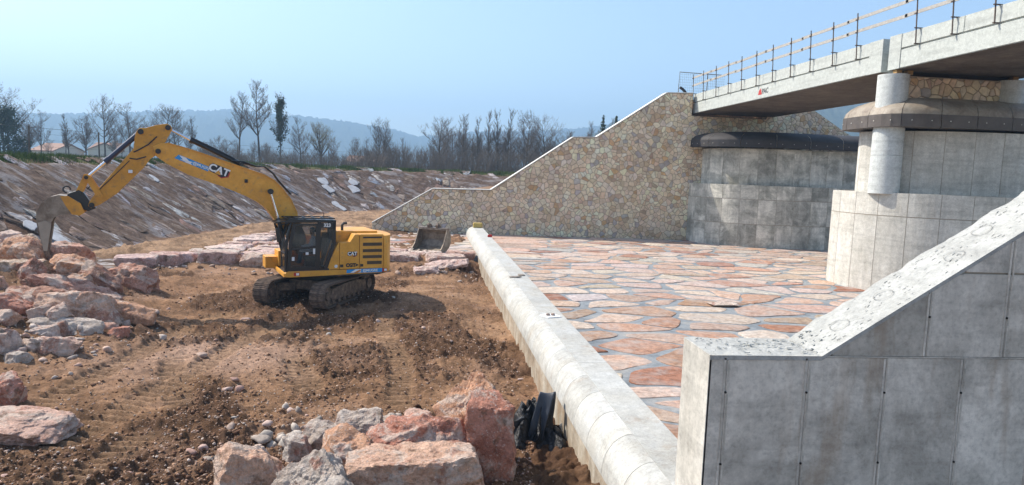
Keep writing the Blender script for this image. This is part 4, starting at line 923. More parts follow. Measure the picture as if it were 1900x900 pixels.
# ---- stick
sp_ = [(5.00, 6.16), (4.88, 6.10), (4.84, 5.98), (5.05, 5.56), (5.22, 5.36), (5.36, 5.08), (5.50, 4.98), (5.70, 4.68), (6.46, 3.83), (6.95, 3.46), (7.20, 3.34), (7.29, 3.42), (7.24, 3.56), (6.95, 4.02), (5.98, 5.30), (5.94, 5.66), (5.90, 5.84), (5.80, 5.97), (5.62, 5.98), (5.3, 6.10)]
stick = MB().prism(sp_, -0.20, 0.20, 'y', 0.018).build('stick', M_YELW, EX)
for x, z, r in ((4.97, 6.03, 0.085), (5.77, 5.85, 0.09), (7.18, 3.44, 0.08), (6.96, 3.74, 0.06)): MB().cyl((x, -0.26, z), (x, 0.26, z), r, n=16).build('pin', M_RUB, stick)
w = MB(); w.tube([(5.30, 0.215, 5.72), (5.55, 0.22, 5.45), (5.85, 0.215, 5.25), (5.98, 0.215, 5.18)], 0.022, 6).tube([(5.62, 0.21, 5.05), (5.9, 0.215, 4.95), (6.10, 0.215, 4.98)], 0.020, 6).tube([(6.1, 0.21, 4.9), (6.5, 0.21, 4.45), (6.95, 0.21, 3.95)], 0.015, 6); w.build('hydraulic_pipe', M_RUB, stick, True)
MB().box(6.02, 6.14, 0.20, 0.27, 4.50, 4.60, 0.01).build('valve', M_SILV, stick)
MB().cyl((5.77, 0, 5.85), (6.72, 0, 4.90), 0.085, n=16).cyl((6.68, 0, 4.94), (6.80, 0, 4.82), 0.105, n=16).build('bucket_cylinder', plain('navy_cylinder', (0.018, 0.026, 0.06), 0.35, spec=0.5), EX, True)
MB().cyl((6.72, 0, 4.90), (7.28, 0, 4.34), 0.045, n=14).build('bucket_cylinder_rod', M_STEEL, EX, True)
for s in (-1, 1):
    MB().prism([(7.38, 4.36), (7.30, 4.43), (7.20, 4.36), (6.86, 3.76), (6.92, 3.66), (7.03, 3.70)], s * 0.24 - 0.03, s * 0.24 + 0.03, 'y').build('side_link', M_YELW, EX)
    MB().prism([(7.26, 4.42), (7.38, 4.42), (7.42, 4.30), (7.62, 3.84), (7.52, 3.74), (7.42, 3.82), (7.24, 4.28)], s * 0.15 - 0.03, s * 0.15 + 0.03, 'y').build('bucket_link', M_YELW, EX)
MB().cyl((7.31, -0.3, 4.32), (7.31, 0.3, 4.32), 0.06, n=14).build('pin', M_RUB, EX)
qc = MB().prism([(7.06, 3.34), (7.28, 3.24), (7.50, 3.34), (7.86, 3.66), (7.82, 3.80), (7.52, 3.92), (7.40, 3.84), (7.24, 3.58)], -0.19, 0.19, 'y', 0.02).cyl((7.18, -0.28, 3.44), (7.18, 0.28, 3.44), 0.06, n=12).cyl((7.54, -0.24, 3.81), (7.54, 0.24, 3.81), 0.06, n=12)
qc.build('quick_coupler', M_CABB, EX)
hk = [(7.86 + 0.10 * math.cos(t), 0, 3.92 + 0.10 * math.sin(t)) for t in np.linspace(-1.6, 3.3, 12)]
MB().tube(hk, 0.025, 8).build('lifting_hook', M_RUB, EX, True)
MB().tube([(7.30, 0.1, 3.95), (7.18, 0.12, 4.08), (7.05, 0.1, 3.98), (7.02, 0.1, 3.72)], 0.02, 6).build('hydraulic_hose', M_CABB, EX, True)
# ---- digging bucket
bo = [(7.40, 3.30), (7.50, 3.52), (7.81, 3.72), (8.05, 3.76), (8.27, 3.69), (8.48, 3.52), (8.63, 3.22), (8.64, 2.94), (8.60, 2.68), (8.53, 2.32), (8.45, 2.02)]
bi = [(8.39, 2.04), (8.36, 2.32), (8.33, 2.60), (8.27, 2.88), (8.17, 3.06), (8.00, 3.15), (7.75, 3.18), (7.56, 3.14)]
bucket = MB()
for s in (-1, 1): bucket.prism(bo + bi, s * 0.42 - 0.018, s * 0.42 + 0.018, 'y')
n = len(bo); V = [(p[0], yy, p[1]) for yy in (-0.42, 0.42) for p in bo] + [(p[0] - 0.03 * (p[0] - 8.1) / 0.6, yy, p[1] - 0.03 * (p[1] - 2.9)) for yy in (-0.42, 0.42) for p in bo]
F = [(i, i + 1, n + i + 1, n + i) for i in range(n - 1)] + [(2 * n + i, 3 * n + i, 3 * n + i + 1, 2 * n + i + 1) for i in range(n - 1)]
bucket.add(V, F); bk = bucket.build('digging_bucket', M_BKT, EX)
for s in (-1, 1): MB().prism([(7.36, 3.22), (7.46, 3.50), (7.80, 3.735), (8.0, 3.72), (7.86, 3.42), (7.70, 3.16), (7.50, 3.12)], s * 0.445 - 0.012, s * 0.445 + 0.012, 'y').build('bucket_ear', M_YELW, bk)
for s in (-1, 1): MB().prism([(8.60, 2.90), (8.47, 2.02), (8.37, 2.02), (8.25, 2.86), (8.40, 2.96)], s * 0.447 - 0.014, s * 0.447 + 0.014, 'y').build('side_cutter', plain('bare_steel', (0.34, 0.30, 0.245), 0.5, 0.3, var=0.2), bk)
for yy in (-0.36, -0.12, 0.12, 0.36): MB().prism([(8.53, 2.16), (8.39, 2.16), (8.38, 1.98), (8.42, 1.80), (8.47, 1.98)], yy - 0.05, yy + 0.05, 'y').build('tooth', M_TRK, bk)
# ---- markings
def side_M(x, y, z, a=0.0): return face_M((x, y, z), (-math.cos(a), 0, -math.sin(a)), (-math.sin(a), 0, math.cos(a)))
def quad(pts, y): return MB().prism(pts, y, y + 0.004, 'y')
def rel(x, z, a, P): return [(x - math.cos(a) * p[0] - math.sin(a) * p[1], z - math.sin(a) * p[0] + math.cos(a) * p[1]) for p in P]
def cat_logo(parent, x, y, z, a, s):
    quad(rel(x, z, a, [(0.05 * s, -0.52 * s), (0.45 * s, -0.62 * s), (0.98 * s, -0.30 * s), (0.98 * s, 0.12 * s), (0.60 * s, 0.40 * s), (0.1 * s, 0.3 * s)]), y).build('logo_red', M_RED, parent)
    quad(rel(x, z, a, [(-0.75 * s, -0.36 * s), (0.05 * s, -0.44 * s), (0.40 * s, -0.54 * s), (0.86 * s, -0.26 * s), (0.88 * s, 0.40 * s), (-0.70 * s, 0.42 * s), (-0.92 * s, 0.2 * s), (-0.92 * s, -0.2 * s)]), y + 0.005).build('logo_black', M_BLK, parent)
    text_mesh('CAT', 'logo_letters', M_WHT, parent, side_M(x, y + 0.013, z, a), 0.92 * s, 0.003, 0.03 * s)
    quad(rel(x, z, a, [(-0.28 * s, -0.38 * s), (0.28 * s, -0.38 * s), (0.0, 0.02 * s)]), y + 0.018).build('logo_triangle', M_YEL, parent)
cat_logo(EX, 3.42, 0.25, 4.68, 0.36, 0.37)
cat_logo(EX, -0.93, 1.352, 1.84, 0.0, 0.19)
sa = 0.37
quad(rel(4.28, 4.92, sa, [(-0.52, -0.075), (-0.44, 0.085), (0.58, 0.075), (0.58, -0.085)]), 0.251).build('blue_strip', M_BLUE, EX)
quad(rel(4.28, 4.92, sa, [(-0.42, 0.075), (-0.20, 0.075), (0.06, -0.075), (-0.16, -0.075)]), 0.256).build('white_wave', M_WHT, EX)
quad(rel(4.28, 4.92, sa, [(-0.36, -0.04), (-0.06, -0.07), (0.05, 0.02), (-0.2, 0.0)]), 0.260).build('white_wave', M_SILV, EX)
text_mesh('@MUGRE', 'lettering', M_WHT, EX, side_M(3.97, 0.262, 4.80, sa), 0.13, 0.002, 0.003)
quad([(-0.72, 1.14), (-2.05, 1.14), (-2.05, 1.29), (-0.74, 1.27)], 1.357).build('blue_strip', M_BLUE, EX)
quad([(-0.86, 1.15), (-1.06, 1.27), (-1.26, 1.27), (-1.26, 1.15)], 1.362).build('white_wave', M_WHT, EX); quad([(-0.98, 1.15), (-1.22, 1.26), (-1.26, 1.20), (-1.14, 1.15)], 1.367).build('orange_wave', M_ORG, EX)
text_mesh('@MUGRE', 'lettering', M_WHT, EX, side_M(-1.60, 1.366, 1.215), 0.13, 0.002, 0.003)
text_mesh('CGT>', 'lettering', M_BLK, EX, side_M(-0.93, 1.353, 1.42), 0.17, 0.002, 0.012)
text_mesh('323', 'number', M_WHT, EX, side_M(-0.02, Y1 + 0.006, 2.875), 0.17, 0.002, 0.006)
for x, z, m in ((-2.15, 1.22, M_RED), (1.02, 1.16, M_RED)): quad([(x - 0.1, z - 0.06), (x + 0.1, z - 0.06), (x + 0.1, z + 0.06), (x - 0.1, z + 0.06)], 1.357).build('warning_plate', m, EX); quad([(x - 0.08, z - 0.04), (x + 0.02, z - 0.04), (x + 0.02, z + 0.04), (x - 0.08, z + 0.04)], 1.362).build('plate_print', M_WHT, EX)
quad([(-0.35 + 0.06 * math.cos(t), 1.40 + 0.06 * math.sin(t)) for t in np.linspace(0, 2 * math.pi, 14)[:-1]], 1.346).build('round_sticker', M_SILV, EX)
for x in (-0.55, -1.28): quad([(x - 0.06, 1.36), (x + 0.06, 1.36), (x + 0.06, 1.46), (x - 0.06, 1.46)], 1.353).build('latch', M_CABB, EX)

# ---- the operator, seated in the cab
EM = Matrix.Translation(EX.location) @ Matrix.Rotation(R_(201.53), 4, 'Z')
def skin_body(name, verts, edges, rad, mat, parent=None, root=0, sub=2):
    me = bpy.data.meshes.new(name); me.from_pydata(verts, edges, []); o = link(name, me, parent)
    md = o.modifiers.new('skin', 'SKIN')
    for i, r in enumerate(rad): me.skin_vertices[0].data[i].radius = (r, r) if not isinstance(r, tuple) else r
    me.skin_vertices[0].data[root].use_root = True
    o.modifiers.new('sub', 'SUBSURF').levels = sub; o.modifiers['sub'].render_levels = sub
    bpy.context.view_layer.update(); dg = bpy.context.evaluated_depsgraph_get(); m2 = bpy.data.meshes.new_from_object(o.evaluated_get(dg))
    o.modifiers.clear(); o.data = m2; bpy.data.meshes.remove(me); m2.materials.clear(); m2.materials.append(mat)
    m2.polygons.foreach_set('use_smooth', np.ones(len(m2.polygons), bool)); return o
g = G('shirt_and_skin', 0.8, 0.2)
sep = g.nt.nodes.new('ShaderNodeSeparateXYZ'); g.nt.links.new(g.tc.outputs['Object'], sep.inputs[0])
c = g.mix(g.ramp(sep.outputs[2], [(0.0, 0.0), (0.02, 1.0)], 'CONSTANT'), (0.05, 0.06, 0.09), (0.52, 0.58, 0.64))
n = g.nt.nodes.new('ShaderNodeMath'); n.operation = 'GREATER_THAN'; g.nt.links.new(sep.outputs[2], n.inputs[0]); n.inputs[1].default_value = 0.60
g.base(g.mix(n.outputs[0], c, (0.42, 0.25, 0.18))); M_PERS = g.m
pv = [(0, 0, 0.02), (0.0, 0, 0.22), (0.02, 0, 0.45), (0.03, 0, 0.56), (0.05, 0, 0.64), (0.07, 0, 0.74), (0.07, 0, 0.82),
      (0.02, 0.19, 0.47), (0.10, 0.25, 0.24), (0.34, 0.22, 0.20), (0.42, 0.21, 0.20), (0.02, -0.19, 0.47), (0.10, -0.25, 0.24), (0.34, -0.22, 0.20), (0.42, -0.21, 0.20),
      (0.05, 0.10, 0.0), (0.45, 0.12, 0.04), (0.50, 0.12, -0.34), (0.60, 0.12, -0.37), (0.05, -0.10, 0.0), (0.45, -0.12, 0.04), (0.50, -0.12, -0.34), (0.60, -0.12, -0.37)]
pe = [(0, 1), (1, 2), (2, 3), (3, 4), (4, 5), (5, 6), (2, 7), (7, 8), (8, 9), (9, 10), (2, 11), (11, 12), (12, 13), (13, 14), (0, 15), (15, 16), (16, 17), (17, 18), (0, 19), (19, 20), (20, 21), (21, 22)]
pr = [0.16, 0.15, 0.15, 0.065, 0.075, 0.10, 0.075, 0.075, 0.05, 0.037, 0.035, 0.075, 0.05, 0.037, 0.035, 0.10, 0.07, 0.05, 0.04, 0.10, 0.07, 0.05, 0.04]
per = skin_body('person', pv, pe, pr, M_PERS); per.matrix_world = EM @ Matrix.Translation((0.34, 0.90, 1.88))
tag(per, 'operator in a pale blue shirt sitting at the controls in the cab', 'person')
hair = MB(); bm = bmesh.new(); bmesh.ops.create_icosphere(bm, subdivisions=3, radius=0.112)
bmesh.ops.delete(bm, geom=[v for v in bm.verts if v.co.z < 0.01 and v.co.x > -0.03], context='VERTS'); 
for v_ in bm.verts: v_.co += Vector((0.055, 0, 0.785))
hair.bm(bm); hair.build('hair', plain('dark_hair', (0.03, 0.022, 0.018), 0.7), per, True)

# ================================================================== SPARE BUCKET standing on the paving
SB = empty('spare_bucket', (-0.15, 39.2, 0.42), R_(-120)); tag(SB, 'wide empty digging bucket standing open towards the mud', 'bucket')
# local x = opening side, bucket width along y
W = 0.92
so = [(0.62, 0.03), (0.30, 0.02), (-0.05, 0.04), (-0.38, 0.22), (-0.55, 0.55), (-0.50, 0.92), (-0.28, 1.25)]
si = [(-0.10, 1.28), (0.10, 0.85), (0.30, 0.45), (0.60, 0.14)]
sb = MB()
for s in (-1, 1): sb.prism(so + si, s * W - 0.025, s * W + 0.025, 'y')
n = len(so); V = [(p[0], yy, p[1]) for yy in (-W, W) for p in so] + [(p[0] + 0.03, yy, p[1] + 0.03) for yy in (-W, W) for p in so]
sb.add(V, [(i, n + i, n + i + 1, i + 1) for i in range(n - 1)] + [(2 * n + i, 2 * n + i + 1, 3 * n + i + 1, 3 * n + i) for i in range(n - 1)])
sb.build('bucket_shell', M_BKT, SB)
MB().box(-0.32, -0.08, -W - 0.03, W + 0.03, 1.18, 1.32, 0.02).build('top_beam', M_BKT, SB)
for yy in (-0.28, 0.28): MB().prism([(-0.45, 1.15), (-0.05, 1.30), (0.0, 1.46), (-0.12, 1.55), (-0.3, 1.50), (-0.5, 1.3)], yy - 0.06, yy + 0.06, 'y', 0.015).build('hinge_ear', M_TRK, SB)
for yy in (-0.85, -0.42, 0.0, 0.42, 0.85): MB().prism([(0.50, 0.10), (0.62, 0.12), (0.86, 0.02), (0.62, -0.02), (0.50, 0.0)], yy - 0.07, yy + 0.07, 'y').build('tooth', M_BKT, SB)

# ================================================================== BOULDERS
M_ROCK = rock_mat('quarry_rock'); M_ROCKG = rock_mat('grey_rock', (0.60, 0.53, 0.46), (0.19, 0.14, 0.10))
def ico(n):
    bm = bmesh.new(); bmesh.ops.create_icosphere(bm, subdivisions=n, radius=1); bm.verts.index_update()
    V = np.array([v.co[:] for v in bm.verts]); F = np.array([[v.index for v in f.verts] for f in bm.faces]); bm.free(); return V, F
ICO5, ICO4, ICO3, ICO2, ICO1 = ico(6), ico(5), ico(4), ico(2), ico(1)
def rock_mesh(name, w, d, h, seed, mat, kind='R', hi=True, rough=1.0):
    rng = np.random.RandomState(seed); V, F = ICO5 if hi else ICO3 if hi is None else ICO4
    nrm = [(1, 0, 0), (-1, 0, 0), (0, 1, 0), (0, -1, 0), (0, 0, 1), (0, 0, -1)]; off = [1] * 6
    j = {'R': 0.28, 'B': 0.10, 'S': 0.13, 'S2': 0.13, 'W': 0.22}[kind]
    P = [np.array(n, float) + rng.uniform(-j, j, 3) for n in nrm]
    for k in range({'R': 11, 'B': 5, 'S': 7, 'S2': 6, 'W': 7}[kind]):
        q = rng.normal(size=3); q[2] = abs(q[2]) * (0.8 if kind != 'B' else 0.3); P.append(q); off.append(rng.uniform(0.84, 1.18) if kind != 'B' else rng.uniform(1.15, 1.35))
    if kind == 'W':   # pointed: steep planes leaning to a ridge
        for a in (0.5, 2.4, 4.2): P.append(np.array([math.cos(a + rng.uniform(-.3, .3)), math.sin(a), 0.75])); off.append(rng.uniform(0.50, 0.66))
    r = np.full(len(V), 9.0)
    for p, o in zip(P, off):
        p = p / np.linalg.norm(p); dt = V @ p; r = np.minimum(r, np.where(dt > 0.05, o / np.maximum(dt, 0.05), 9.0))
    r = np.minimum(r, 1.55); W = V * r[:, None]
    q = W * np.array([w, d, h]) * 0.5; s = seed * 3.7; sc = max(0.5, (w * d * h) ** (1 / 3))
    f1 = fbm(q[:, 0] * 1.5 / sc + s, q[:, 1] * 1.5 / sc, q[:, 2] * 1.5 / sc, o=3, s=seed % 97); f2 = fbm(q[:, 0] * 5 + s, q[:, 1] * 5, q[:, 2] * 5, o=4, g=0.55, s=seed % 89)
    step = np.abs(fbm(q[:, 0] * 2.2 + s, q[:, 1] * 2.2, q[:, 2] * 4.0, o=2, s=seed % 71))
    dn = V / np.linalg.norm(V, axis=1)[:, None]
    q = q + dn * ((f1 * 0.032 + 0.05 * (step - 0.3)) * sc + f2 * 0.048 * sc ** 0.5)[:, None] * rough
    q *= np.array([w, d, h]) / np.maximum(np.ptp(q, axis=0), 1e-3); q -= (q.max(0) + q.min(0)) / 2
    me = mesh_np(name, q, F, mat, True); me.set_sharp_from_angle(angle=R_(20)); return me
ROCKS = [
    ('R', (-10.90, 26.07, 0.60), 1.76, 1.17, 1.45, (0.50, 0.29, 0.215), 'lone blocky pink boulder on the mud right of the big pile'),
    ('R', (-15.15, 26.27, 1.79), 1.00, 0.88, 0.93, (0.60, 0.46, 0.385), 'whitish boulder at the left edge above the sawn slab'),
    ('R', (-14.30, 25.75, 1.62), 1.59, 0.91, 1.10, (0.54, 0.31, 0.195), 'orange boulder directly under the bucket teeth'),
    ('B', (-13.69, 24.19, 0.90), 1.98, 1.18, 1.39, (0.38, 0.28, 0.19), 'square-cut tan block with a flat top at the left edge'),
    ('R', (-13.09, 26.21, 1.45), 1.43, 0.91, 1.03, (0.50, 0.29, 0.215), 'dusty pink boulder just right of the bucket teeth'),
    ('R', (-12.08, 24.45, 1.20), 1.32, 0.87, 0.96, (0.54, 0.31, 0.195), 'knobbly orange boulder in front of the dusty pink one'),
    ('S', (-10.99, 24.09, 0.92), 1.08, 1.01, 0.80, (0.37, 0.205, 0.145), 'dark slab leaning steeply against the right side of the pile'),
    ('R', (-11.43, 23.74, 0.91), 0.85, 0.53, 0.61, (0.54, 0.31, 0.195), 'small orange rock wedged before the steep dark slab'),
    ('S', (-11.01, 22.27, 0.86), 2.38, 0.70, 0.85, (0.50, 0.29, 0.215), 'long thin pink slab lying across the middle of the pile'),
    ('S', (-11.73, 21.73, 0.75), 1.58, 0.63, 0.73, (0.37, 0.205, 0.145), 'brownish slab below the square-cut tan block'),
    ('R', (-11.46, 20.06, 0.55), 1.10, 1.23, 1.15, (0.46, 0.215, 0.15), 'big reddish boulder at the left edge of the pile'),
    ('R', (-11.02, 20.62, 0.51), 0.75, 0.67, 0.63, (0.60, 0.46, 0.385), 'small pale wedge between the reddish boulder and the cream one'),
    ('R', (-9.81, 20.48, 0.49), 1.98, 1.33, 1.27, (0.59, 0.385, 0.275), 'largest cream boulder sloping down to the right of the pile'),
    ('S', (-9.77, 21.20, 0.72), 1.03, 0.56, 0.52, (0.50, 0.29, 0.215), 'flat pink rock tucked behind the largest cream boulder'),
    ('R', (-9.71, 19.23, 0.30), 1.75, 0.75, 0.83, (0.47, 0.40, 0.34), 'grey and white boulder below the largest cream one'),
    ('S', (-10.17, 18.77, 0.24), 1.48, 0.64, 0.70, (0.37, 0.205, 0.145), 'brown-pink slab resting on the grey and white boulder'),
    ('R', (-9.13, 17.55, 0.30), 1.31, 0.62, 0.85, (0.58, 0.385, 0.30), 'pale pink flat-topped rock at the foot of the pile'),
    ('R', (-10.02, 17.05, 0.42), 0.59, 0.92, 0.75, (0.60, 0.46, 0.385), 'white-grey rock cut by the left picture edge'),
    ('R', (-9.52, 16.67, 0.20), 0.60, 0.50, 0.48, (0.47, 0.40, 0.34), 'small grey rock at the pile foot on the left'),
    ('S', (-8.73, 20.77, 0.57), 1.38, 0.48, 0.61, (0.54, 0.31, 0.195), 'thin orange slab poking out to the right of the pile'),
    ('R', (-8.82, 19.64, 0.27), 0.65, 0.47, 0.56, (0.50, 0.29, 0.215), 'small pink rock at the right foot of the largest cream boulder'),
    ('R', (-8.31, 19.27, 0.19), 0.57, 0.51, 0.53, (0.46, 0.215, 0.15), 'small reddish rock lying farthest right at the pile foot'),
    ('R', (-8.48, 14.54, 0.26), 0.65, 0.61, 0.55, (0.46, 0.215, 0.15), 'reddish rock above the flat slab in the left corner'),
    ('S', (-7.48, 13.02, 0.37), 1.68, 0.78, 1.22, (0.58, 0.385, 0.30), 'wide flat pink slab covered in dust in the left corner'),
    ('R', (-15.01, 27.66, 1.66), 0.89, 0.65, 0.68, (0.38, 0.28, 0.19), 'tan rock behind the orange one under the bucket'),
    ('R', (-2.63, 10.25, 0.40), 1.05, 0.91, 0.97, (0.59, 0.385, 0.275), 'blocky cream-orange boulder at the left end of the front pile'),
    ('W', (-1.61, 9.73, 0.45), 1.30, 1.02, 1.02, (0.47, 0.40, 0.34), 'grey-white pointed boulder second from the left in front'),
    ('R', (-1.27, 10.50, 0.44), 0.84, 0.99, 0.90, (0.54, 0.31, 0.195), 'orange boulder behind the grey-white pointed one'),
    ('B', (-0.15, 9.97, 0.40), 1.93, 0.91, 0.94, (0.59, 0.385, 0.275), 'broad cream slab filling the bottom middle of the picture'),
    ('R', (-0.07, 10.88, 0.48), 1.73, 1.08, 1.08, (0.46, 0.215, 0.15), 'rough dark red boulder behind the broad cream slab'),
    ('S2', (1.04, 10.87, 0.66), 0.76, 1.44, 0.60, (0.46, 0.215, 0.15), 'tall red slab standing on end beside the broad cream slab'),
    ('W', (0.76, 11.62, 0.74), 1.33, 1.59, 1.12, (0.54, 0.31, 0.195), 'tallest pointed orange boulder next to the black plastic'),
    ('R', (-1.26, 12.31, 0.30), 0.88, 0.70, 0.78, (0.47, 0.40, 0.34), 'grey rock at the back of the front pile'),
    ('R', (-1.88, 11.97, 0.22), 0.68, 0.55, 0.54, (0.47, 0.40, 0.34), 'small greenish grey rock behind the orange boulder'),
    ('R', (-0.75, 12.74, 0.17), 0.46, 0.45, 0.45, (0.47, 0.40, 0.34), 'small grey rock touching the rough dark red boulder'),
    ('R', (-0.22, 12.69, 0.21), 0.61, 0.53, 0.56, (0.58, 0.385, 0.30), 'small pale pink rock between the grey rock and the pointed boulder'),
    ('R', (-2.23, 11.60, 0.19), 0.46, 0.49, 0.41, (0.47, 0.40, 0.34), 'smallest grey rock at the back of the front pile, far left'),
]
CAMYAW = -YAW
for i, (kind, c, w, h, d, tint, label) in enumerate(ROCKS):
    front = c[1] < 13.6 and c[0] > -4; grey = 'grey' in label
    o = link('boulder', rock_mesh('boulder', w * (1.10 if front else 1.2), d * 1.08, h * (1.08 if front else 1.16), 100 + i * 7, M_ROCKG if grey else M_ROCK, kind, hi=(w > 0.8 and c[1] < 17)))
    rng = random.Random(i); o.location = c; o.color = (*tint, 1)
    tl = {'S': 0.16, 'R': 0.10, 'B': 0.03, 'S2': 0.05, 'W': 0.05}[kind]
    o.rotation_euler = (rng.uniform(-tl, tl), rng.uniform(-tl, tl), CAMYAW + rng.uniform(-0.25, 0.25))
    if 'leaning steeply' in label: o.rotation_euler = (0.2, R_(42), CAMYAW); o.scale = (1.25, 1, 0.55)
    if 'long thin pink' in label: o.rotation_euler = (0.1, R_(15), CAMYAW)
    if 'poking out' in label: o.rotation_euler = (0.1, R_(10), CAMYAW)
    tag(o, label, 'boulder', 'boulders of the front pile' if front else 'boulders of the left pile')
    if 'covered in dust' in label: o.scale = (1.05, 1.0, 0.55); o.location.z = 0.12; o.rotation_euler = (0.10, -0.06, CAMYAW)
    if 'lone blocky' in label: del o['group']

rng = random.Random(77)
for i in range(34):
    x, y = rng.uniform(-14.2, -8.6), rng.uniform(18.4, 25.8)
    if x > -8.6 - 0.28 * (y - 16) or x < -8.9 - 0.62 * (y - 14): continue
    w = rng.uniform(0.5, 0.9); h = w * rng.uniform(0.5, 0.8); o = link('boulder', rock_mesh('boulder', w, w * rng.uniform(0.6, 1), h, 500 + i, M_ROCK, rng.choice('RRS'), hi=False)); o.location = (x, y, ground_z(x, y) + h * rng.uniform(0.2, 0.42)); o.rotation_euler = (rng.uniform(-.4, .4), rng.uniform(-.4, .4), rng.uniform(0, 6)); o.color = (*rng.choice([(0.46, 0.28, 0.215), (0.42, 0.215, 0.155), (0.54, 0.40, 0.32), (0.50, 0.31, 0.22)]), 1)
    tag(o, 'medium pinkish boulder filling a gap in the left pile', 'boulder', 'gap-filling boulders of the left pile')
# ------------------------------------------------------------------ platform of laid blocks
PLAT = empty('block_platform', (0, 0, 0)); tag(PLAT, 'low platform of squared pink stone blocks behind the excavator', 'platform', kind='structure')
rng = random.Random(31)
PAL_K = [(4, (0.54, 0.40, 0.345)), (3, (0.47, 0.33, 0.275)), (3, (0.60, 0.49, 0.43)), (1, (0.36, 0.22, 0.18))]
def block(x, y, w, d, top, seed, rz=0.0, h=0.85):
    o = link('stone_block', rock_mesh('stone_block', w, d, h, seed, M_ROCK, 'B', hi=None, rough=0.8), PLAT); o.location = (x, y, top - h / 2); o.rotation_euler = (rng.uniform(-.02, .02), rng.uniform(-.02, .02), rz); o.color = (*pick(rng, PAL_K), 1)
# rows run back from the broken front edge; the edge wanders with the photograph's course of blocks
k = 0; yrow = 34.2
left_edge = lambda y: np.interp(y, [33, 34.5, 37, 40, 44, 48, 51], [-13.9, -13.0, -12.2, -11.6, -11.3, -10.4, -9.6])
while yrow < 50.5:
    dep_ = rng.uniform(1.15, 1.55); x = left_edge(yrow) + rng.uniform(-0.2, 0.4)
    xe = -5.4 if yrow > 36.9 else 2.3
    while x < xe - 0.5:
        w_ = min(rng.uniform(1.5, 2.6), xe - x)
        front_y = 34.2 if x < -7.5 else 35.2
        if yrow + 0.1 >= front_y and w_ > 0.6: block(x + w_ / 2, yrow + dep_ / 2 + rng.uniform(-0.08, 0.08), w_ - 0.07, dep_ - 0.05, 0.62 + rng.uniform(-0.06, 0.07), 900 + k, rng.uniform(-.04, .04))
        x += w_; k += 1
    yrow += dep_
block(-13.6, 33.2, 1.9, 1.3, 0.62, 870, 0.2); block(-12.6, 34.0, 1.6, 1.2, 0.66, 871, 0.1)
# two slabs that have slid off the edge by the sill
for i, (x, y, z, w_, d_, h_, rx, ry, lab) in enumerate([(0.7, 34.6, 0.30, 2.3, 1.2, 0.42, 0.10, -0.18, 'flat pink slab tipped off the platform edge beside the sill'), (-0.35, 33.2, 0.18, 1.25, 0.9, 0.40, 0.1, -0.05, 'short pink slab lying in the mud before the tipped slab')]):
    o = link('fallen_slab', rock_mesh('fallen_slab', w_, d_, h_, 850 + i, M_ROCK, 'S', False)); o.location = (x, y, z); o.rotation_euler = (rx, ry, 0.1); o.color = (0.54, 0.40, 0.35, 1); tag(o, lab, 'slab')

# ------------------------------------------------------------------ loose stones and clods on the floor
def scatter(name, n, mat, seed, size, cols, region, label, sink=0.3, power=2.5, small=False):
    rs = np.random.RandomState(seed); V0, F0 = ICO1 if small else ICO2; bank = []
    for k in range(24):
        r = np.full(len(V0), 1.5)
        for _ in range(9):
            p = rs.normal(size=3); p /= np.linalg.norm(p); dt = V0 @ p; r = np.minimum(r, np.where(dt > 0.1, rs.uniform(0.55, 0.95) / np.maximum(dt, 0.1), 9))
        bank.append(V0 * (r * rs.uniform(0.9, 1.08, len(V0)))[:, None] * rs.uniform(0.65, 1.25, 3))
    xs, ys = region(rs, n); z, d, fl, pa, ft = terrain(xs, ys); ok = (d < -0.2) & (rs.rand(len(xs)) < (0.35 + 0.65 * pa) * (1 - 0.6 * ft))
    xs, ys, z = xs[ok], ys[ok], z[ok]; m = len(xs); S = size[0] + (size[1] - size[0]) * rs.rand(m) ** power
    VV = np.empty((m, len(V0), 3)); CC = np.empty((m, len(V0), 3)); cols = np.array(cols); ci = rs.randint(0, len(cols), m)
    for i in range(m):
        a = rs.uniform(0, 6.3); ca, sa = math.cos(a), math.sin(a); B = bank[rs.randint(24)]
        VV[i, :, 0] = (B[:, 0] * ca - B[:, 1] * sa) * S[i] + xs[i]; VV[i, :, 1] = (B[:, 0] * sa + B[:, 1] * ca) * S[i] + ys[i]; VV[i, :, 2] = B[:, 2] * S[i] * 0.75 + z[i] + S[i] * (0.5 - sink)
        CC[i] = cols[ci[i]] * rs.uniform(0.8, 1.15)
    FF = (F0[None] + (np.arange(m) * len(V0))[:, None, None]).reshape(-1, 3)
    o = link(name, mesh_np(name, VV.reshape(-1, 3), FF, mat, False, CC.reshape(-1, 3))); tag(o, label, 'gravel', kind='stuff'); return o
M_PEBS = stone_attr('loose_stone', 0.3, 0.25, 20)
def floor_region(rs, n):
    r = np.exp(rs.uniform(math.log(9.0), math.log(34), n)); a = np.radians(rs.uniform(-44, 9, n)); x, y = r * np.sin(a), r * np.cos(a); k = (x < 2.35) & (y < 34.5); return x[k], y[k]
scatter('gravel', 36000, M_PEBS, 3, (0.010, 0.034), [(0.44, 0.31, 0.22), (0.52, 0.40, 0.31), (0.38, 0.24, 0.155), (0.33, 0.20, 0.12), (0.50, 0.34, 0.26), (0.58, 0.49, 0.41)], floor_region, 'small pale stones strewn over the muddy floor', 0.3, 2.5, True)
scatter('earth_clods', 24000, M_PEBS, 5, (0.012, 0.055), [(0.17, 0.092, 0.052), (0.21, 0.118, 0.064), (0.13, 0.07, 0.042), (0.26, 0.15, 0.086)], floor_region, 'brown clods of earth churned up across the floor', 0.45, 2.0, True)
scatter('rubble', 170, M_PEBS, 8, (0.04, 0.14), [(0.46, 0.33, 0.28), (0.52, 0.40, 0.34), (0.40, 0.26, 0.21), (0.45, 0.42, 0.37)], floor_region, 'fist-sized pinkish rubble scattered over the mud', 0.45, 3.0)
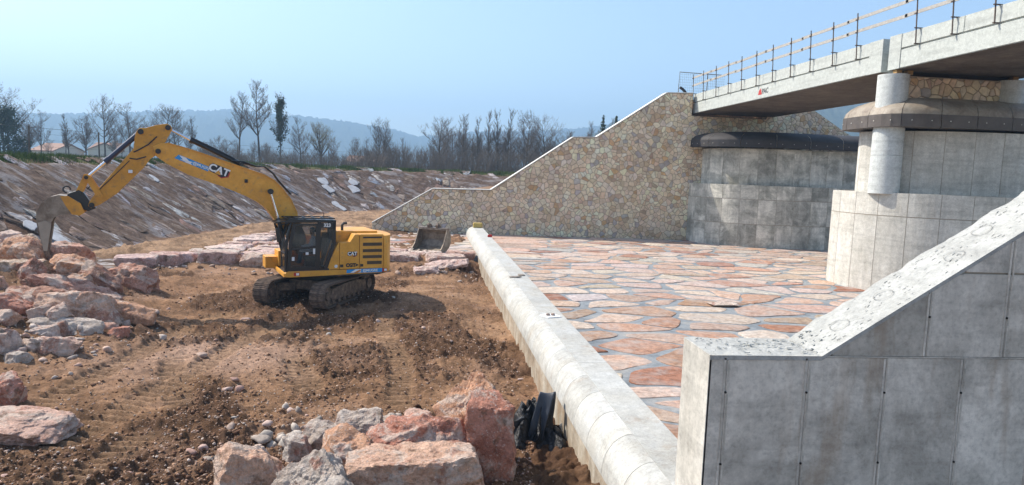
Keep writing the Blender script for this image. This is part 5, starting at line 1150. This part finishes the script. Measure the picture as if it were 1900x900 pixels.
def clump(cx, cy, sx, sy): return lambda rs, n: (rs.normal(cx, sx, n), rs.normal(cy, sy, n))
scatter('rubble', 150, M_PEBS, 12, (0.04, 0.16), [(0.42, 0.38, 0.33), (0.46, 0.36, 0.29), (0.36, 0.31, 0.26)], clump(-1.6, 12.6, 0.8, 0.5), 'grey rubble around the back of the front boulder pile', 0.3, 1.5)
scatter('rubble', 220, M_PEBS, 14, (0.04, 0.17), [(0.50, 0.38, 0.31), (0.42, 0.28, 0.22), (0.46, 0.40, 0.35)], clump(-9.6, 17.5, 1.6, 1.9), 'pinkish rubble around the foot of the left boulder pile', 0.3, 1.8)
scatter('rubble', 260, M_PEBS, 15, (0.03, 0.14), [(0.40, 0.30, 0.24), (0.22, 0.135, 0.08), (0.48, 0.40, 0.34)], lambda rs, n: (rs.uniform(-12.5, 2.3, n), rs.normal(33.2, 0.7, n)), 'rubble and clods along the foot of the block platform', 0.3, 1.8)

# ------------------------------------------------------------------ black plastic sheet by the sill
g = G('black_sheeting', 0.38, 0.5); v = g.obj(rnd=False); g.base(g.ramp(g.noise(v, 4, 5), [(0.3, (0.006, 0.006, 0.007)), (0.7, (0.022, 0.022, 0.024))])); g.bump(g.noise(v, 9, 5, 0.6, 1.0), 0.8, 0.08); M_SHEET = g.m
N_ = 70; V = []
tx, ty = 1.96, 13.05
for i in range(N_ + 1):
    for j in range(N_ + 1):
        u, v_ = i / N_ * 2 - 1, j / N_ * 2 - 1; rr_ = math.hypot(u, v_)
        x, y = u * 0.66, v_ * 0.85
        V.append([x, y, rr_])
V = np.array(V); rad = np.clip(V[:, 2], 0, 1.5); hx, hy = V[:, 0], V[:, 1]
fold = 1 - np.abs(fbm(hx * 2.4 + 3, hy * 2.4, o=3, g=0.5, s=7)) * 1.5; cr = 1 - np.abs(fbm(hx * 5 + 1, hy * 3.5, o=2, s=19)) * 1.6
edge = sstep(1.12, 0.45, rad + 0.22 * fbm(hx * 2.2, hy * 2.2, o=2, s=3))
hz = edge * (0.36 + 0.30 * fold + 0.14 * cr) + 0.20 * np.exp(-((hx - 0.25) / 0.3) ** 2 - (hy / 0.4) ** 2) * edge - 0.12
V[:, 2] = hz; V[:, 0] += 0.17 * fbm(hx * 4, hy * 4, o=3, s=29); V[:, 1] += 0.17 * fbm(hx * 4 + 9, hy * 4, o=3, s=31)
I = np.arange((N_ + 1) ** 2).reshape(N_ + 1, N_ + 1); Q = np.stack([I[:-1, :-1], I[1:, :-1], I[1:, 1:], I[:-1, 1:]], -1).reshape(-1, 4)
ts = link('plastic_sheet', mesh_np('plastic_sheet', V, Q, M_SHEET, True)); ts.location = (tx, ty, ground_z(tx, ty)); ts.rotation_euler = (0, 0, 0.1); ts.data.set_sharp_from_angle(angle=R_(40))
tag(ts, 'crumpled heap of black plastic sheeting against the sill', 'plastic sheet')
# ribbed drainage mat folded over the heap
M_MAT = plain('ribbed_mat', (0.035, 0.042, 0.055), 0.5, var=0.2, spec=0.4); V = []; nu, nv = 60, 12
path = [Vector(p) for p in ((0.06, -0.42, 0.12), (0.10, -0.40, 0.38), (0.20, -0.30, 0.68), (0.27, -0.22, 0.92), (0.31, -0.15, 0.98), (0.34, -0.08, 0.90), (0.33, -0.04, 0.60), (0.30, -0.02, 0.30))]
def spl(t):
    f = t * (len(path) - 1); i = min(int(f), len(path) - 2); a = f - i; p0, p1, p2, p3 = path[max(i - 1, 0)], path[i], path[i + 1], path[min(i + 2, len(path) - 1)]
    return 0.5 * ((2 * p1) + (p2 - p0) * a + (2 * p0 - 5 * p1 + 4 * p2 - p3) * a * a + (3 * p1 - p0 - 3 * p2 + p3) * a ** 3)
for i in range(nu + 1):
    p = spl(i / nu); q = spl(min(1, i / nu + 0.01)) - spl(max(0, i / nu - 0.01)); side = Vector((0.97, -0.2, 0.08)).normalized(); nrm = q.cross(side).normalized()
    for j in range(nv + 1): V.append(p + side * (j / nv - 0.5) * 0.30 + nrm * (0.005 * math.sin(i * math.pi) + 0.03 * math.sin(j / nv * 3.1)))
I = np.arange((nu + 1) * (nv + 1)).reshape(nu + 1, nv + 1); Q = np.stack([I[:-1, :-1], I[1:, :-1], I[1:, 1:], I[:-1, 1:]], -1).reshape(-1, 4)
mt = link('ribbed_mat', mesh_np('ribbed_mat', [tuple(p) for p in V], Q, M_MAT, False)); mt.location = (tx, ty, ground_z(tx, ty)); md = mt.modifiers.new('thick', 'SOLIDIFY'); md.thickness = 0.012
tag(mt, 'dark ribbed drainage mat folded over the black plastic heap', 'mat')

# ------------------------------------------------------------------ small things on the sill
bd = tag(MB().prism([(-0.22, -0.20), (0.20, -0.26), (0.26, 0.10), (0.02, 0.26), (-0.24, 0.16)], 0, 0.025, 'z', 0.004).build('white_board', M_TILE), 'white five-sided board lying on the sill with two pebbles', 'board'); bd.location = (3.22, 18.5, 1.10); bd.rotation_euler = (0, 0, 0.5)
for i, (dx, dy, lb) in enumerate([(-0.05, -0.02, 'left pebble on the white board'), (0.09, 0.0, 'right pebble on the white board')]):
    o = link('pebble', rock_mesh('pebble', 0.12, 0.10, 0.07, 40 + i, M_PEB, 'R', False, 0.3)); o.location = (3.22 + dx, 18.5 + dy, 1.158); tag(o, lb, 'pebble')
fb = tag(MB().box(-0.32, 0.32, -0.22, 0.22, 0, 0.34, 0.08).build('foam_block', plain('ochre_foam', (0.50, 0.36, 0.11), 0.85, var=0.2)), 'ochre foam block sitting on the far end of the sill', 'block'); fb.location = (2.97, 47.9, 1.10)
rb = MB().prism([(-0.14, -0.1), (0.12, -0.12), (0.16, 0.1), (-0.06, 0.14)], 0, 0.14, 'z', 0.03); rb = tag(rb.build('red_glove', plain('red_cloth', (0.42, 0.03, 0.025), 0.8)), 'small red cloth lump on the sill near its far end', 'cloth'); rb.location = (3.30, 41.2, 1.10)
for i, (x, y, w_, lb) in enumerate([(3.05, 25.4, 0.5, 'left lump of dried mortar on the middle of the sill'), (3.35, 25.9, 0.3, 'right lump of dried mortar on the middle of the sill')]):
    o = link('mortar_lump', rock_mesh('mortar_lump', w_, 0.22, 0.07, 60 + i, plain('dried_mortar', (0.26, 0.22, 0.18), 0.9), 'R', False)); o.location = (x, y, 1.125); tag(o, lb, 'mortar')
for i, (x, y, w_, lb) in enumerate([(9.6, 24.3, 0.9, 'loose pale flagstone lying on the basin paving')]):
    o = link('loose_flagstone', rock_mesh('loose_flagstone', w_ * 1.4, 0.6, 0.10, 70 + i, M_ROCK, 'S', False, 0.5)); o.location = (x + 1.2, y, 0.45); o.color = (0.6, 0.5, 0.42, 1); tag(o, lb, 'flagstone')

# ================================================================== TREES
def bark(name, c1, c2):
    g = G(name, 0.9, 0.1); v = g.pos(); g.base(g.ramp(g.noise(v, 1.5, 5, 0.7), [(0.3, c1), (0.7, c2)])); return g.m
M_BARK = bark('grey_bark', (0.075, 0.062, 0.052), (0.15, 0.125, 0.105)); M_TWIG = bark('brown_twigs', (0.115, 0.09, 0.075), (0.20, 0.165, 0.135)); M_TWIGY = bark('budding_twigs', (0.17, 0.15, 0.085), (0.27, 0.24, 0.14))
g = G('ivy_leaf', 0.6, 0.3); v = g.pos(); g.base(g.ramp(g.noise(v, 1.2, 4), [(0.3, (0.020, 0.034, 0.016)), (0.7, (0.055, 0.080, 0.035))])); M_IVY = g.m
def tubes(segs, sides):
    """segs (n, 8): p0 r0 p1 r1 -> verts, quads"""
    S = np.asarray(segs, float); P0, R0, P1, R1 = S[:, 0:3], S[:, 3], S[:, 4:7], S[:, 7]; D = P1 - P0; D /= np.maximum(np.linalg.norm(D, axis=1), 1e-6)[:, None]
    ref = np.where(np.abs(D[:, 2:3]) < 0.9, np.array([[0, 0, 1.0]]), np.array([[1.0, 0, 0]])); A = np.cross(D, ref); A /= np.linalg.norm(A, axis=1)[:, None]; B = np.cross(D, A)
    V = np.empty((len(S), 2 * sides, 3))
    for k in range(sides):
        o = A * math.cos(2 * math.pi * k / sides) + B * math.sin(2 * math.pi * k / sides); V[:, k] = P0 + o * R0[:, None]; V[:, sides + k] = P1 + o * R1[:, None]
    b = (np.arange(len(S)) * 2 * sides)[:, None]; F = np.concatenate([b + np.array([[k, (k + 1) % sides, sides + (k + 1) % sides, sides + k]]) for k in range(sides)])
    return V.reshape(-1, 3), F
def grow(seed, H, spread, style):
    rng = random.Random(seed); big, small = [], []
    def seg(p, q, r0, r1, lv): (big if lv < 2 else small).append((*p, r0, *q, r1))
    def branch(p, d, L, r, lv):
        n = {0: 9, 1: 6, 2: 5, 3: 4}.get(lv, 3); q = Vector(p); d = Vector(d).normalized(); step = L / n
        for i in range(n):
            t = (i + 1) / n; wob = {0: 0.05, 1: 0.16, 2: 0.22}.get(lv, 0.28)
            d = (d + Vector((rng.uniform(-wob, wob), rng.uniform(-wob, wob), rng.uniform(-wob * 0.5, wob) + (0.10 if lv else 0.02)))).normalized()
            r2 = r * (1 - 0.80 * t) if lv else r * (1 - 0.72 * t); rp = r * (1 - 0.80 * (i / n)) if lv else r * (1 - 0.72 * (i / n)); q2 = q + d * step
            seg(q, q2, max(rp, 0.0125), max(r2, 0.009), lv); q = q2
            if lv < 4:
                start = {'tall': 0.38, 'vase': 0.25, 'round': 0.30, 'poplar': 0.25, 'bush': 0.0, 'open': 0.32}[style] if lv == 0 else 0.2
                if t > start:
                    for _ in range({0: 4 if style != 'poplar' else 5, 1: 3, 2: 3, 3: 3}[lv] - (rng.random() < 0.3)):
                        a = rng.uniform(0, 2 * math.pi); up_ = {'tall': 0.75, 'vase': 1.0, 'round': 0.55, 'poplar': 1.5, 'bush': 0.8, 'open': 0.35}[style]
                        side = Vector((math.cos(a), math.sin(a), 0)); nd = (d * (0.55 if lv else 0.25) + side * (0.9 if lv == 0 else 0.75) + Vector((0, 0, up_ * (0.6 if lv == 0 else 0.35)))).normalized()
                        frac = (1.15 - 0.75 * t) if lv == 0 else (0.75 - 0.25 * t)
                        Lb = (H * spread * frac if lv == 0 else L * frac * 0.62) * rng.uniform(0.7, 1.15)
                        if Lb > 0.25: branch(q, nd, Lb, max(r2 * 0.55, 0.014), lv + 1)
        if lv == 0:   # forked top
            for _ in range(3):
                a = rng.uniform(0, 6.3); branch(q, (math.cos(a) * 0.5, math.sin(a) * 0.5, 1), H * 0.16, max(r * 0.25, 0.02), 2)
    stems = {'bush': 6, 'vase': 2}.get(style, 1)
    for s in range(stems):
        a = rng.uniform(0, 6.3); lean = {'bush': 0.55, 'vase': 0.15}.get(style, 0.05)
        branch((math.cos(a) * 0.15 * (stems > 1), math.sin(a) * 0.15 * (stems > 1), -0.4), (math.cos(a) * lean, math.sin(a) * lean, 1), H * (0.82 if style != 'bush' else rng.uniform(0.5, 0.85)), H * {'bush': 0.006, 'poplar': 0.011}.get(style, 0.0145), 0)
    return big, small
PROTO = {}
def proto(key, seed, H, spread, style, twig=None, cap=8000):
    b, s = grow(seed, H, spread, style)
    if len(s) > cap: s = random.Random(seed).sample(s, cap)
    V, F = tubes(b, 6); V2, F2 = tubes(s, 3)
    PROTO[key] = (mesh_np('trunk', V, F, M_BARK, True), mesh_np('crown', V2, F2, twig or M_TWIG, False), H)
proto('tallA', 11, 14, 0.36, 'tall'); proto('tallB', 12, 14, 0.32, 'tall'); proto('roundA', 13, 12, 0.48, 'round'); proto('roundB', 14, 12, 0.52, 'round')
proto('vaseA', 15, 10, 0.44, 'vase'); proto('vaseB', 16, 10, 0.44, 'vase', M_TWIGY); proto('popA', 17, 14, 0.25, 'poplar'); proto('popB', 18, 14, 0.21, 'poplar'); proto('openA', 19, 12, 0.42, 'open'); proto('openB', 20, 12, 0.36, 'open'); proto('bushA', 21, 5, 0.45, 'bush', None, 3000); proto('bushB', 22, 5, 0.50, 'bush', None, 3000)
ntree = [0]
def tree(key, x, y, top, label, group='bare trees beyond the bank', wide=1.0, name='bare_tree'):
    z = ground_z(x, y) if y < 2000 else 3.0; tr, cr, H = PROTO[key]; k = (top - z) / (H * 1.04); ntree[0] += 1
    e = empty(name, (x, y, z), ntree[0] * 2.4); e.scale = (k * wide, k * wide, k); link('trunk', tr, e); link('crown', cr, e); tag(e, label, 'tree', group); return e
TREES = [('roundB', -72.2, 125.6, 17.5, 1.2, 'large bare tree cut off by the left picture edge'),
 ('openB', -64.5, 122, 13.0, 0.9, 'thin bare tree just right of the dark evergreen'),
 ('popB', -61.8, 124.1, 12.4, 1.0, 'slim bare tree above the left red-roofed house'), ('popA', -58.4, 123.8, 12.7, 0.9, 'slim bare tree between the two red-roofed houses'),
 ('openA', -55.4, 123.8, 16.4, 1.0, 'tall open bare tree rising over the right red-roofed house'), ('openB', -51.2, 123.2, 15.3, 1.1, 'open bare tree behind the elbow of the digger arm'),
 ('roundA', -56.0, 150, 17.2, 1.2, 'hazy wide bare tree left of the arm elbow'), ('roundA', -52.0, 146, 16.4, 1.1, 'hazy wide bare tree right above the arm elbow'), ('popA', -43.0, 128, 13.2, 1.1, 'faint bare tree over the hydraulic ram of the arm'),
 ('tallA', -33.2, 121.4, 17.9, 1.0, 'tall leaning bare tree left of the tallest one'), ('tallB', -29.6, 121.2, 19.8, 1.1, 'tallest bare tree standing over the digger cab side'), 
 ('openB', -22.6, 119.9, 13.7, 1.0, 'bare tree immediately right of the ivy-clad trunk'), ('vaseB', -19.0, 119.3, 12.9, 1.25, 'yellowish budding tree with a wide spreading crown'),
 ('roundA', -13.5, 118.4, 10.3, 0.9, 'small round bare tree right of the budding one'), ('vaseA', -9.4, 118.3, 14.1, 0.9, 'vase-shaped bare tree standing alone in the gap'), ('roundA', -7.2, 117.6, 9.7, 0.9, 'short bare tree behind the vase-shaped one'),
 ('roundB', 0.6, 117.3, 14.8, 1.15, 'broad round-crowned bare tree at the left of the grove'), ('tallB', 4.4, 116.9, 15.2, 0.9, 'second tree of the grove counted from its left end'), ('popA', 6.9, 116.6, 14.7, 0.9, 'slender grove tree left of three tall poplars'),
 ('popB', 8.6, 116.5, 15.8, 1.0, 'leftmost of three tall poplars in the grove'), ('popA', 10.2, 116.3, 16.1, 0.9, 'middle one of three tall poplars in the grove'), ('popB', 12.0, 116.1, 16.3, 1.0, 'rightmost of three tall poplars in the grove'),
 ('roundA', 14.9, 115.8, 16.3, 0.95, 'dense dark grove tree right of the poplars'), ('roundB', 18.0, 115.4, 15.8, 1.0, 'last dense tree at the right end of the grove'), ('roundB', 21.5, 114.8, 12.9, 1.0, 'low bare tree beyond the right end of the grove'),
 ('popA', 28.3, 126, 15.4, 1.2, 'left bare tree peeping over the sloping stone wall'), ('popB', 31.5, 124, 15.8, 1.2, 'right bare tree peeping over the sloping stone wall')]
for key, x, y, top, wd, lab in TREES: tree(key, x, y, top, lab, 'grove of bare trees' if 'grove' in lab else 'bare trees beyond the bank', wd)
rng = random.Random(44)
for i in range(62):
    x = rng.uniform(-14, 36); y = rng.uniform(128, 165); tree(rng.choice(['roundA', 'tallA', 'openA', 'popB', 'tallB']), x, y, rng.uniform(9.5, 14.0) + (1.0 if x > 2 else -1.5), 'bare tree of the dim wood filling the background', 'dim wood behind the front trees', rng.uniform(0.9, 1.3))
for i in range(34):
    x = rng.uniform(-78, -12); y = rng.uniform(135, 175); tree(rng.choice(['roundA', 'openA', 'popB', 'openB']), x, y, rng.uniform(8.5, 13.0), 'faint small bare tree in the row far behind', 'faint trees in the row far behind', rng.uniform(0.9, 1.2))
# ivy-clad tree, evergreen and the two conifers
def leaves(name, pts, size, mat, parent, seed):
    rs = np.random.RandomState(seed); P = np.asarray(pts); n = len(P); a = rs.normal(size=(n, 3)); a /= np.linalg.norm(a, axis=1)[:, None]; b = np.cross(a, rs.normal(size=(n, 3))); b /= np.linalg.norm(b, axis=1)[:, None]; s = size * rs.uniform(0.6, 1.3, (n, 1))
    V = np.stack([P + a * s, P + b * s * 0.6, P - a * s, P - b * s * 0.6], 1).reshape(-1, 3); F = np.arange(4 * n).reshape(n, 4); return link(name, mesh_np(name, V, F, mat), parent)
iv = tree('tallB', -26.1, 120.5, 17.6, 'dark ivy-clad tree right of the tallest bare tree', 'bare trees beyond the bank', 0.7, 'ivy_clad_tree')
rs = np.random.RandomState(4); b, s_ = grow(12, 14, 0.32, 'tall'); pts = []
for sg in b:
    p0, p1 = np.array(sg[0:3]), np.array(sg[4:7]); m = int(26 * (1 if max(abs(p0[0]), abs(p0[1])) < 0.8 else 0.45) * (p0[2] < 12.5)) + 2
    t = rs.rand(m, 1); pts += list(p0 + (p1 - p0) * t + rs.normal(size=(m, 3)) * 0.35)
leaves('ivy', pts, 0.20, M_IVY, iv, 5)
eg = empty('evergreen', (-69.0, 121.0, 3.6)); tag(eg, 'dark evergreen bulk at the left edge beneath the large bare tree', 'tree')
MB().cyl((0, 0, -0.3), (0, 0, 8), 0.25, 0.05, 8).build('trunk', M_BARK, eg)
pts = []
for i in range(160):
    h = rs.uniform(0.3, 8.6); rr_ = (1 - (h / 9.2) ** 1.6) * 3.4 * rs.uniform(0.5, 1.0); a = rs.uniform(0, 6.3); c = np.array([rr_ * math.cos(a), rr_ * math.sin(a), h]); pts += list(c + rs.normal(size=(46, 3)) * 0.38)
leaves('crown', pts, 0.17, M_IVY, eg, 6)
for x, y, h, lb in ((27.9, 116, 15.2, 'left dark conifer tip above the stone wall slope'), (29.9, 115, 15.0, 'right dark conifer tip above the stone wall slope')):
    e = empty('conifer', (x, y, 4.0)); tag(e, lb, 'tree'); H = h - 4.0; MB().cyl((0, 0, -0.3), (0, 0, H), 0.18, 0.02, 6).build('trunk', M_BARK, e); pts = []
    for i in range(130):
        t = rs.rand() ** 0.8; a = rs.uniform(0, 6.3); rr_ = (1 - t) * 1.9 + 0.1
        for q in np.linspace(0.15, 1, 9): pts.append((rr_ * q * math.cos(a) + rs.normal() * 0.06, rr_ * q * math.sin(a) + rs.normal() * 0.06, t * H - 0.25 * rr_ * q + rs.normal() * 0.08))
    leaves('crown', pts, 0.16, M_IVY, e, 9)
# low brushwood along the foot of the trees
segs = []
for i in range(1500):
    x = rng.uniform(-75, 36); y = rng.uniform(106, 128); z = 4.0; hh = rng.uniform(1.2, 4.6) * (1.25 if x > -12 else 0.8 if x > -40 else 0.35)
    for k in range(7):
        a = rng.uniform(0, 6.3); l = rng.uniform(0.1, 0.6); p = Vector((x + rng.uniform(-.5, .5), y + rng.uniform(-.5, .5), z)); q = p + Vector((math.cos(a) * l, math.sin(a) * l, 1)).normalized() * hh * rng.uniform(0.5, 0.75); r2 = q + Vector((math.cos(a) * l * 2 + rng.uniform(-.4, .4), math.sin(a) * l * 2 + rng.uniform(-.4, .4), 1)).normalized() * hh * rng.uniform(0.25, 0.4)
        segs += [(*p, 0.030, *q, 0.018), (*q, 0.018, *r2, 0.008)]
        for _ in range(2):
            t = q + Vector((rng.uniform(-1, 1), rng.uniform(-1, 1), rng.uniform(0.4, 1.2))) * hh * 0.2; segs.append((*q, 0.014, *t, 0.006))
V, F = tubes(segs, 3); tag(link('brushwood', mesh_np('brushwood', V, F, M_TWIG)), 'tangle of leafless brushwood under the far trees', 'brushwood', kind='stuff')

# ------------------------------------------------------------------ grass along the rim
g = G('grass_blade', 0.8, 0.1); v = g.pos(); g.base(g.ramp(g.noise(v, 0.8, 5, 0.7), [(0.3, (0.055, 0.085, 0.022)), (0.55, (0.105, 0.145, 0.038)), (0.75, (0.20, 0.185, 0.075))])); M_GRASS = g.m
rs = np.random.RandomState(2); n = 30000; uu = rs.uniform(58, 134, n); vv = BANK_W + rs.normal(0.1, 0.55, n) + 0.9 * rs.rand(n) ** 2; gx, gy, _ = bank_pt(uu, vv); gz = terrain(gx, gy)[0]
keep = rs.rand(n) < 0.55 + 0.6 * vnoise(uu * 0.8, vv); gx, gy, gz = gx[keep], gy[keep], gz[keep]; n = len(gx)
hgt = 0.22 + 0.30 * rs.rand(n) * (0.7 + 0.6 * vnoise(gx * 0.35, gy * 0.35)); a = rs.uniform(0, 6.3, n); wd = 0.035; dx, dy = np.cos(a) * wd, np.sin(a) * wd; lx, ly = rs.normal(0, 0.12, n), rs.normal(0, 0.12, n)
V = np.stack([np.stack([gx - dx, gy - dy, gz - 0.05], 1), np.stack([gx + dx, gy + dy, gz - 0.05], 1), np.stack([gx + lx, gy + ly, gz + hgt], 1)], 1).reshape(-1, 3)
tag(link('rim_grass', mesh_np('rim_grass', V, np.arange(3 * n).reshape(n, 3), M_GRASS)), 'green grass fringe along the top edge of the bank', 'grass', kind='stuff')

# ------------------------------------------------------------------ fence along the rim
M_POST = plain('old_post', (0.13, 0.11, 0.095), 0.85, var=0.3)
fe = empty('wire_fence', (0, 0, 0)); tag(fe, 'tall wire net fence on posts along the bank top', 'fence'); tops = []
for i, u in enumerate([62, 70, 77.2, 84, 93, 102, 110, 117, 124, 131]):
    x, y, _ = (float(t) for t in bank_pt(u, BANK_W + 2.2)); z = ground_z(x, y); h = 2.05
    MB().cyl((x, y, z - 0.3), (x + 0.03 * (i % 3 - 1), y, z + h), 0.055 if i < 4 else 0.04, n=8).build('fence_post', M_POST, fe); tops.append((x, y, z))
wm = MB()
for (x0, y0_, z0), (x1, y1_, z1) in zip(tops[:-1], tops[1:]):
    for hgt_ in (0.3, 0.75, 1.2, 1.6, 1.98): wm.cyl((x0, y0_, z0 + hgt_), (x1, y1_, z1 + hgt_), 0.011 if hgt_ > 1.9 else 0.006, n=3, caps=False)
wm.build('fence_wire', M_WIRE, fe)

# ------------------------------------------------------------------ houses beyond the trees
M_PLAS = plain('pale_plaster', (0.62, 0.56, 0.47), 0.85, var=0.08); M_ROOFT = plain('clay_tiles', (0.30, 0.18, 0.13), 0.85, var=0.25); M_PANE = plain('dark_pane', (0.03, 0.035, 0.045), 0.2)
def house(x, y, w, d, h, rz, label, rise=1.7):
    e = empty('house', (x, y, 3.2), rz); tag(e, label, 'house')
    MB().prism([(-w / 2, 0), (w / 2, 0), (w / 2, h), (0, h + rise), (-w / 2, h)], -d / 2, d / 2, 'y').build('wall', M_PLAS, e)
    rf = MB()
    for s in (-1, 1): rf.prism([(s * (w / 2 + 0.5), h - 0.25), (0, h + rise + 0.08), (0, h + rise + 0.28), (s * (w / 2 + 0.5), h - 0.05)], -d / 2 - 0.4, d / 2 + 0.4, 'y')
    r = rf.build('roof', M_ROOFT, e); MB().box(w * 0.2, w * 0.2 + 0.7, -0.4, 0.4, h + 0.6, h + rise + 1.0).build('chimney', M_PLAS, r)
    for k in range(3):
        wn_ = MB().box(-w / 2 - 0.05, -w / 2 + 0.02, -d / 2 + d * (k + 0.5) / 3 - 0.5, -d / 2 + d * (k + 0.5) / 3 + 0.5, 1.0, 2.3).build('window', M_PLAS, e); MB().box(-w / 2 - 0.07, -w / 2 - 0.03, -d / 2 + d * (k + 0.5) / 3 - 0.4, -d / 2 + d * (k + 0.5) / 3 + 0.4, 1.1, 2.2).build('pane', M_PANE, wn_)
    for k in range(2):
        xx = -w / 2 + w * (k + 0.5) / 2; wn_ = MB().box(xx - 0.5, xx + 0.5, -d / 2 - 0.05, -d / 2 + 0.02, 1.0, 2.3).build('window', M_PLAS, e); MB().box(xx - 0.4, xx + 0.4, -d / 2 - 0.07, -d / 2 - 0.03, 1.1, 2.2).build('pane', M_PANE, wn_)
house(-98.5, 194, 8, 9, 3.0, R_(60), 'low house with a faded red roof seen left of the arm'); house(-88, 197, 7.5, 9.5, 3.6, R_(20), 'pale house with a red gable roof behind the arm'); house(-93.0, 212, 6.5, 9, 4.0, R_(75), 'red-roofed house tucked between the other two')
house(-22, 230, 9, 12, 3.5, R_(80), 'small distant house glimpsed through the bare trees')

# ================================================================== AIR
hz = MB().box(-3200, 3200, -60, 3500, -8, 330).build('haze', None); tag(hz, 'thin blue spring haze in the air', 'haze', kind='stuff')
hm = bpy.data.materials.new('air'); hm.use_nodes = True; nt = hm.node_tree; nt.nodes.remove(nt.nodes['Principled BSDF'])
pvn = nt.nodes.new('ShaderNodeVolumePrincipled'); pvn.inputs['Color'].default_value = (0.44, 0.70, 1.0, 1); pvn.inputs['Density'].default_value = 0.0006; pvn.inputs['Anisotropy'].default_value = 0.2
nt.links.new(pvn.outputs[0], nt.nodes['Material Output'].inputs['Volume']); hz.data.materials.append(hm)
